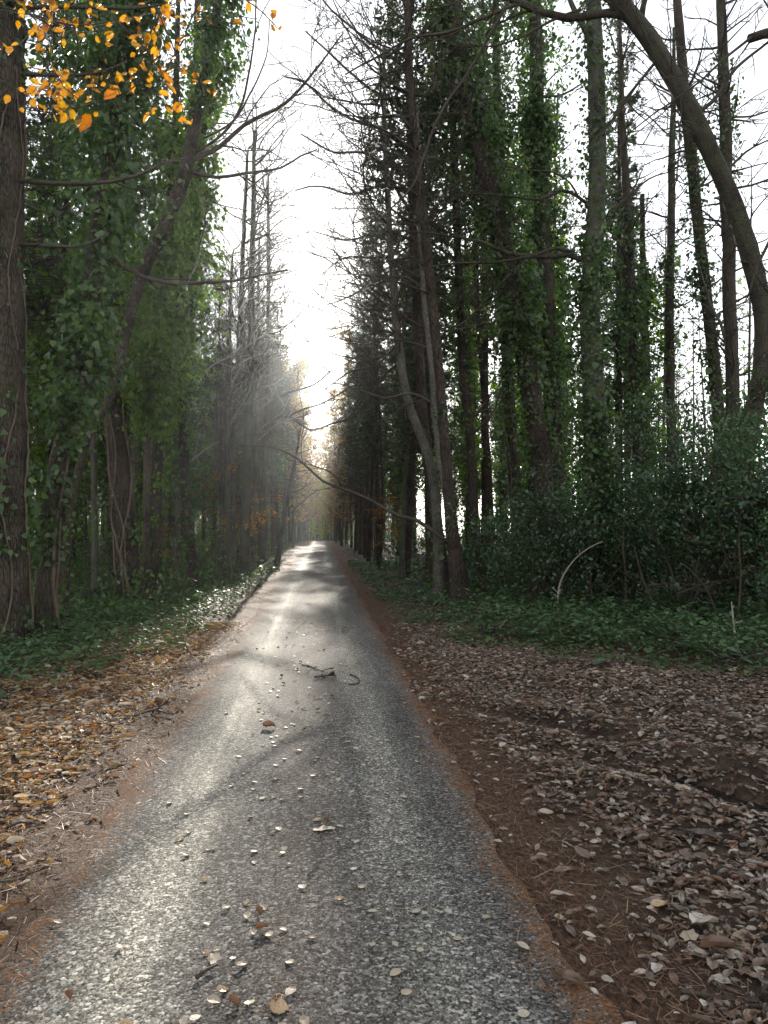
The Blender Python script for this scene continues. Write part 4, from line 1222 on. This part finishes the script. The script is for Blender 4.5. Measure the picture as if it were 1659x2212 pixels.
brambles(1500, (1.6, 9.5), (7.4, 13.5), lambda x, y: (dR(x) > rgreen(y) + .4) * (x < .62 * y + .8) * np.clip(vnoise(x * 1.2, y * 1.2, 31) * 2 - .45, 0.05, 1), .45, 51)
brambles(900, (-8, -2.2), (6.8, 17), lambda x, y: (dR(x) > lgreen(y) + .35) * (x > -.54 * y - .6) * np.clip(.1 + vnoise(x, y, 32), 0, 1), .26, 52)
# dark undergrowth through the left wood
rng = np.random.default_rng(44)
x, y = scatter(5200, (-16, -2.2), (12, 62), lambda x, y: (dR(x) > lgreen(y) + .8) * (x > -.56 * y - 2) * np.clip(vnoise(x * .5, y * .5, 33) * 1.1, 0, 1), rng)
g, st = Geo(), Geo()
for a, b in zip(x, y):
    z = gz(a, b); hh = rng.uniform(.2, 1.5) * rng.random() + .2
    m = 16
    C = A([a, b, z]) + np.stack([rng.normal(0, .22, m), rng.normal(0, .22, m), rng.uniform(.02, hh, m)], -1)
    T, Nn = fol_dirs(m, rng, None, .2); g.leaves(C, T, Nn, .085 * rng.lognormal(0, .3, m), OVAL)
    st.tube(np.array([[a, b, z - .03], [a + rng.normal(0, .1), b, z + hh * .6], [a + rng.normal(0, .2), b + rng.normal(0, .2), z + hh * 1.3]]), [.007, .005, .002], 3, cap=False)
tag(put('undergrowth', g, M['ivy']), kind='stuff'); tag(put('undergrowth', st, M['twig']), kind='stuff')
x, y = scatter(5600, (2.2, 26), (15, 100), lambda x, y: (dR(x) > rgreen(y) + .7) * (x < .66 * y + 2) * np.clip(vnoise(x * .5, y * .5, 34) * 1.1, 0, 1), rng)
g, st = Geo(), Geo()
for a, b in zip(x, y):
    z = gz(a, b); hh = rng.uniform(.2, 2.0) * rng.random() + .2 + (rng.random() < .35) * rng.uniform(.3, 2.2) * (b > 22)
    m = 16
    C = A([a, b, z]) + np.stack([rng.normal(0, .25, m), rng.normal(0, .25, m), rng.uniform(.02, hh, m)], -1)
    T, Nn = fol_dirs(m, rng, None, .2); g.leaves(C, T, Nn, .09 * rng.lognormal(0, .3, m), OVAL)
    st.tube(np.array([[a, b, z - .03], [a + rng.normal(0, .1), b, z + hh * .6], [a + rng.normal(0, .2), b + rng.normal(0, .2), z + hh * 1.3]]), [.007, .005, .002], 3, cap=False)
tag(put('undergrowth', g, M['holly']), kind='stuff'); tag(put('undergrowth', st, M['twig']), kind='stuff')

# leaf litter
rng = np.random.default_rng(45)


def litter(n, xr, yr, dens, size, mat, name='leaf_litter', tilt=.3, lift=.012, tm=None):
    x, y = scatter(n, xr, yr, dens, rng)
    T, Nn = flat_dirs(len(x), rng, tilt)
    z = ground_z(x, y) + rng.uniform(.0, 1, len(x)) * lift + .004
    g = Geo()
    tms = tm or [LITTER, rich_leaf(5, .25, 0, .10, .035, 1, True), rich_leaf(5, .30, 0, .06, .04, 2, True), rich_leaf(5, .21, 0, .22, .03, 3)]
    s = size * rng.lognormal(0, .36, len(x))
    for k, t in enumerate(tms):
        q = slice(k, None, len(tms))
        g.leaves(np.stack([x, y, z], -1)[q], T[q], Nn[q], s[q], t)
    return tag(put(name, g, M[mat], None, None, False), kind='stuff')


litter(95000, (.9, 7.5), (1.6, 12.5), lambda x, y: np.maximum(.10 * (dR(x) > 1.0), sstep(1.1, 1.55, dR(x) + (vnoise(x * 1.2, y * 1.2, 61) - .5) * .7)) * (dR(x) < rgreen(y) + .9) * (x < .6 * y + .6) * np.clip(.3 + .9 * vnoise(x * 2.2, y * 2.2, 62), 0, 1) * np.clip((ground_z(x, y) + .03) * 30,   .12, 1), .044, 'litter', tilt=.27, lift=.016)
litter(9000, (1.0, 3.6), (9, 60), lambda x, y: sstep(1.1, 1.8, dR(x) + (vnoise(x * 1.2, y * 1.2, 63) - .5) * .8) * np.clip(10 / y, .15, 1), .062, 'litter', tm=[LITTER])
litter(64000, (-6, -1.2), (2.2, 13), lambda x, y: np.maximum(.08 * (dR(x) > 1.05), sstep(1.15, 1.5, dR(x) + (vnoise(x * 1.1, y * 1.1, 64) - .5) * .5)) * (dR(x) < lgreen(y) + 1.0) * (x > -.56 * y - .6) * np.clip(.35 + .9 * vnoise(x * 2, y * 2, 65), 0, 1), .043, 'litter_warm', tilt=.3, lift=.016)
litter(9000, (-3.4, -1.1), (9, 60), lambda x, y: sstep(1.2, 1.8, dR(x) + (vnoise(x * 1.2, y * 1.2, 66) - .5) * .8) * np.clip(10 / y, .15, 1), .062, 'litter_warm', tm=[LITTER])
litter(9000, (-9, 9), (8, 30), lambda x, y: (dR(x) > 2.2) * .8, .06, 'litter', tm=[LITTER])
# needles and crumbs
NDL = (A([[0, -.024, 0], [0, .024, 0], [1, .016, .05], [1, -.016, .05]]), A([[0, 3, 2, 1]]), NOT)
litter(170000, (-2.9, 3.1), (1.5, 14), lambda x, y: np.exp(-((dR(x) - 1.3) / .42) ** 2) * np.clip(5 / y, .1, 1) * np.clip(.3 + vnoise(x * 3, y * 2, 67), 0, 1), .045, 'needle_litter', 'needle_litter', .25, .010, [NDL])

# ------------------------------------------------------------------ leaves one can count on the tarmac
LEAFM = []
for k, (tm, mat) in enumerate([(rich_leaf(7, .36, .08, .05, .02, 5, True), 'leaf_pale'), (rich_leaf(7, .31, .08, .09, .025, 6, True), 'leaf_pale'), (lobed_leaf(3), 'leaf_pale'),
                               (rich_leaf(8, .40, .06, .14, .03, 8, True), 'leaf_tan'), (rich_leaf(7, .36, .05, .3, .06, 9, True), 'leaf_brown')]):
    g = Geo(); g.leaves(A([[0., 0, 0]]), A([[1., 0, 0]]), A([[0., 0, 1]]), [1.0], tm)
    lo = min(v[2] for v in g.v[0]); ctr = A([.5, 0, 0])
    me = g.mesh('fallen_leaf', (.5, 0, lo)); me.materials.append(M[mat]); LEAFM.append(me)


def leaf(x, y, k, size, rz, label, group, tilt=0.05):
    o = bpy.data.objects.new('fallen_leaf', LEAFM[k]); COL.objects.link(o)
    z = road_z(x, y) if dR(x) < 1.0 else gz(x, y) + .006
    o.location = (x, y, z + .002); o.scale = (size, size, size)
    o.rotation_euler = (R.normal(0, tilt), R.normal(0, tilt), rz)
    return tag(o, label, 'leaf', group)


GL = 'pale leaves scattered on the tarmac'
for (u, v, k, wpx, lab) in ((603, 2192, 3, 44, 'large tan leaf with veins at the very front of the lane'), (480, 2152, 3, 28, 'smaller tan leaf left of the large front one'),
                            (697, 1798, 2, 46, 'broad lobed white leaf flat on the middle of the tarmac'), (583, 1577, 4, 26, 'curled brown leaf standing up on the left half of the tarmac'),
                            (1273, 2028, 1, 30, 'slim white leaf on the brown needle edge, right side'), (1210, 1990, 3, 26, 'reddish tan leaf beside the right edge of the tarmac'),
                            (1180, 1762, 1, 36, 'long white leaf lying across the right brown edge'), (1172, 1855, 1, 30, 'white leaf pair lower on the right brown edge'),
                            (1132, 2200, 0, 24, 'round pale leaf at the front right of the tarmac'), (1130, 2053, 1, 32, 'pale pinkish leaf on the dark right wheel track'),
                            (465, 2082, 2, 34, 'lobed white leaf on the front left of the tarmac'), (1425, 1965, 3, 36, 'large folded pinkish leaf at the right leaf drift'),
                            (1490, 2030, 2, 40, 'white lobed leaf at the right front corner'), (125, 1999, 1, 24, 'pale yellowish leaf alone on the left wheel track')):
    x, y, D = G(u, v)
    leaf(x, y, k, max(.045, min(.11, wpx * D / F)), R.uniform(-.5, .5), lab, 'single leaves on and beside the tarmac', .12)
n_ = 0
while n_ < 270:
    y = 2.4 + 11 * R.random() ** 1.5
    x = ROADX + (R.normal(-.05, .38) if R.random() < .85 else R.uniform(-1.2, 1.5))
    if dR(x) > 1.5 or (x < ROADX - .45 and R.random() < .7): continue
    side = 'brown needle edge of the lane' if dR(x) > .98 else 'middle of the tarmac' if dR(x) < .55 else 'side of the tarmac'
    k = int(R.choice([0, 1, 3, 4], p=[.40, .38, .13, .09]))
    leaf(x, y, k, R.uniform(.03, .052), R.uniform(0, 6.283), {4: 'small brown', 3: 'small tan'}.get(k, 'small pale') + ' leaf lying flat on the ' + side, {4: 'small brown', 3: 'small tan'}.get(k, 'small pale') + ' leaves on the ' + side, .06)
    n_ += 1


# ------------------------------------------------------------------ twigs and dead branches
def stick(name, pts, r0, r1, label, cat, mat='twig', kids=0, seed=0, group=None):
    rng = np.random.default_rng(seed)
    pp, _ = smooth_path(pts, .03 if np.linalg.norm(A(pts[-1]) - A(pts[0])) < 1 else .08)
    g = Geo(); g.tube(pp, np.linspace(r0, r1, len(pp)), 7, .12, 0, True, seed)
    for _ in range(kids):
        i = rng.integers(len(pp) // 4, len(pp) - 1); d = nrm(pp[i] - pp[i - 1])
        pe = nrm(np.cross(d, rng.normal(0, 1, 3))); pe[2] = abs(pe[2]) * .5
        branch(g, pp[i], d * .6 + pe * .8, rng.uniform(.12, .4) * min(1.5, len(pp) * .03), r1 * 1.1, 1, rng, 0, .15, 4)
    o = put(name, g, M[mat], None, tuple(A(pts[0])))
    return tag(o, label, cat, group)


def road_pts(l, lift=.008):
    out = []
    for (u, v) in l:
        x, y, D = G(u, v); out.append([x, y, (road_z(x, y) if dR(x) < 1.05 else gz(x, y)) + lift])
    return out


stick('twig', road_pts([(757, 1461), (772, 1468), (776, 1476), (768, 1482), (752, 1483)]), .009, .006, 'black curved twig like a hook on the tarmac', 'twig')
stick('twig', road_pts([(652, 1440), (668, 1443), (682, 1449), (700, 1455)]), .007, .004, 'thin dark twig lying behind the hooked one', 'twig', kids=3, seed=2)
stick('twig', road_pts([(680, 1470), (700, 1467), (725, 1466)], .02), .010, .006, 'bushy broken twig clump beside the hooked twig', 'twig', kids=14, seed=3)
stick('twig', road_pts([(665, 1902), (680, 1888), (692, 1868)]), .004, .002, 'slim black twig in the middle of the tarmac', 'twig')
stick('twig', road_pts([(425, 2128), (445, 2112), (470, 2100)], .012), .009, .005, 'dark bark flake beside the white lobed leaf at the front left', 'twig')
stick('twig', road_pts([(15, 1795), (50, 1780), (80, 1765), (105, 1758)], .014), .008, .005, 'brown stick on the needle bed at the left edge', 'stick', kids=2, seed=5)
stick('twig', road_pts([(-10, 1912), (40, 1905), (80, 1885)], .012), .006, .003, 'thin stick below the brown one at the left edge', 'stick')
stick('twig', road_pts([(290, 1552), (330, 1540), (375, 1548)], .02), .010, .006, 'dark forked stick on the left brown edge', 'stick', kids=4, seed=6)
stick('twig', road_pts([(1405, 1895), (1425, 1930), (1455, 1975)], .012), .008, .005, 'dark stick pointing down the right leaf drift', 'stick', kids=1, seed=7)
stick('twig', road_pts([(1380, 2010), (1400, 2018), (1412, 2026)], .012), .011, .009, 'short thick dark stick on the right needle edge', 'stick')
stick('twig', road_pts([(1470, 2150), (1560, 2165), (1660, 2190)], .014), .007, .004, 'long dark stick at the right front corner', 'stick', kids=2, seed=8)
bw = [P(u, v, D) for (u, v, D) in ((1205, 1312, 12.6), (1206, 1282, 12.6), (1216, 1245, 12.5), (1242, 1208, 12.4), (1275, 1182, 12.3), (1302, 1170, 12.2))]
bw[0][2] = gz(bw[0][0], bw[0][1]) - .05
stick('dead_sapling', bw, .022, .008, 'pale bare stick arching in front of the dark bushes', 'stick', 'twig_pale', 4, 11)
for k, (l, D, r_, lab) in enumerate([
        ([(1432, 1345), (1405, 1290), (1385, 1240), (1370, 1180)], 11.6, .022, 'dark bare stem leaning left out of the thicket below the tallest bush'),
        ([(1478, 1345), (1500, 1260), (1512, 1180), (1530, 1090)], 11.3, .02, 'dark bare stem leaning right through the middle of the thicket'),
        ([(1590, 1340), (1600, 1250), (1596, 1160), (1604, 1050)], 10.7, .024, 'upright dark stem in front of the bush by the arching trunk'),
        ([(1350, 1335), (1352, 1250), (1346, 1180), (1350, 1100)], 12.2, .026, 'straight dark stem just right of the broad mossy trunk'),
        ([(1560, 1345), (1535, 1290), (1500, 1240), (1470, 1215)], 10.9, .016, 'thin grey stem bowed low across the front of the thicket')]):
    q = [P(u, v, D) for (u, v) in l]
    q[0][2] = gz(q[0][0], q[0][1]) - .05
    stick('bare_sapling', q, r_, .007, lab, 'sapling', 'bark_moss' if k % 2 else 'twig', 7, 20 + k, 'bare stems in the dark thicket')
b2 = [P(u, v, D) for (u, v, D) in ((1610, 1440, 8.9), (1592, 1400, 9.0), (1585, 1350, 9.3), (1580, 1300, 9.7))]
b2[0][2] = gz(b2[0][0], b2[0][1]) + .01
stick('dead_branch', b2, .016, .007, 'pale dead branch leaning up at the right edge of the brambles', 'branch', 'twig_pale', 5, 12)
b3 = [P(u, v, D) for (u, v, D) in ((1690, 1405, 9.2), (1640, 1412, 9.2), (1590, 1425, 9.1), (1540, 1432, 9.1))]
stick('dead_branch', b3, .018, .006, 'pale dead branch lying flat among the brambles at the right edge', 'branch', 'twig_pale', 9, 13)
b4 = [P(u, v, D) for (u, v, D) in ((528, 1268, 21.5), (515, 1240, 21.8), (495, 1205, 22), (480, 1185, 22.2))]
b4[0][2] = gz(b4[0][0], b4[0][1])
stick('dead_branch', b4, .07, .04, 'dark fallen log propped at the foot of the pale cluster', 'log', 'bark_brown', 2, 14)
b5 = [P(u, v, D) for (u, v, D) in ((955, 1310, 15.2), (925, 1300, 15.6), (890, 1288, 16.2), (860, 1278, 16.8))]
for q in b5: q[2] = gz(q[0], q[1]) + .05
stick('dead_branch', b5, .025, .010, 'long stick lying on the ground ivy left of the forked tree', 'branch', 'twig', 3, 15)

# ------------------------------------------------------------------ air
hz = bpy.data.meshes.new('haze')
a, b_, z0, z1 = (-425, 425), (-125, 525), -26.0, 26.0
V = [(x, y, z) for z in (z0, z1) for y in b_ for x in a]
hz.from_pydata(V, [], [(0, 2, 3, 1), (4, 5, 7, 6), (0, 1, 5, 4), (2, 6, 7, 3), (0, 4, 6, 2), (1, 3, 7, 5)])
m, nt = new_mat('haze_air'); n = N(nt)
vol = n('ShaderNodeVolumePrincipled', {'Color': (.88, .95, 1.0, 1), 'Density': .00032, 'Anisotropy': .85})
n('ShaderNodeOutputMaterial', {'Volume': vol.outputs[0]})
hz.materials.append(m)
ho = bpy.data.objects.new('haze', hz); COL.objects.link(ho); ho['kind'] = 'stuff'

# ------------------------------------------------------------------ light, sky, camera
S = Vector((math.sin(SUN_AZ) * math.cos(SUN_EL), math.cos(SUN_AZ) * math.cos(SUN_EL), math.sin(SUN_EL)))
ld = bpy.data.lights.new('sun', 'SUN'); ld.energy = 2.0; ld.angle = rad(.55); ld.color = (1.0, .92, .80)
lo = bpy.data.objects.new('sun', ld); COL.objects.link(lo)
lo.rotation_euler = S.to_track_quat('Z', 'Y').to_euler(); lo.location = (0, 0, 40)
w = bpy.data.worlds.new('World'); scene.world = w; w.use_nodes = True
nt = w.node_tree; nt.nodes.clear(); n = N(nt)
sky = n('ShaderNodeTexSky'); sky.sky_type = 'NISHITA'; sky.sun_disc = False
sky.sun_elevation = SUN_EL; sky.sun_rotation = SUN_AZ
sky.air_density = 1.0; sky.dust_density = .4; sky.ozone_density = 1.0
gm = n('ShaderNodeGamma', {'Color': sky.outputs[0], 'Gamma': .5})      # thin milky overcast: evens out the glow round the sun
hs = n('ShaderNodeHueSaturation', {'Color': gm.outputs[0], 'Saturation': .4})
bg = n('ShaderNodeBackground', {'Color': hs.outputs[0], 'Strength': .15})
n('ShaderNodeOutputWorld', {'Surface': bg.outputs[0]})

cd = bpy.data.cameras.new('camera'); cam = bpy.data.objects.new('camera', cd); COL.objects.link(cam)
cd.sensor_fit = 'VERTICAL'; cd.sensor_height = 32.0; cd.lens = 32.0 * F / 2212.0
cd.clip_start = .05; cd.clip_end = 2000
cam.location = (0, 0, EYE); cam.rotation_euler = (rad(90) + PITCH, 0, -YAW)
scene.camera = cam
vs = scene.view_settings
vs.view_transform = 'Standard'; vs.look = 'None'; vs.gamma = 1.0; vs.use_curve_mapping = False; vs.exposure = 2.4
cy = scene.cycles
cy.max_bounces = 6; cy.diffuse_bounces = 3; cy.glossy_bounces = 2; cy.transmission_bounces = 3; cy.volume_bounces = 0
cy.caustics_reflective = False; cy.caustics_refractive = False
cy.use_adaptive_sampling = True; cy.adaptive_threshold = .01; cy.use_denoising = True
cy.sample_clamp_indirect = 4.0
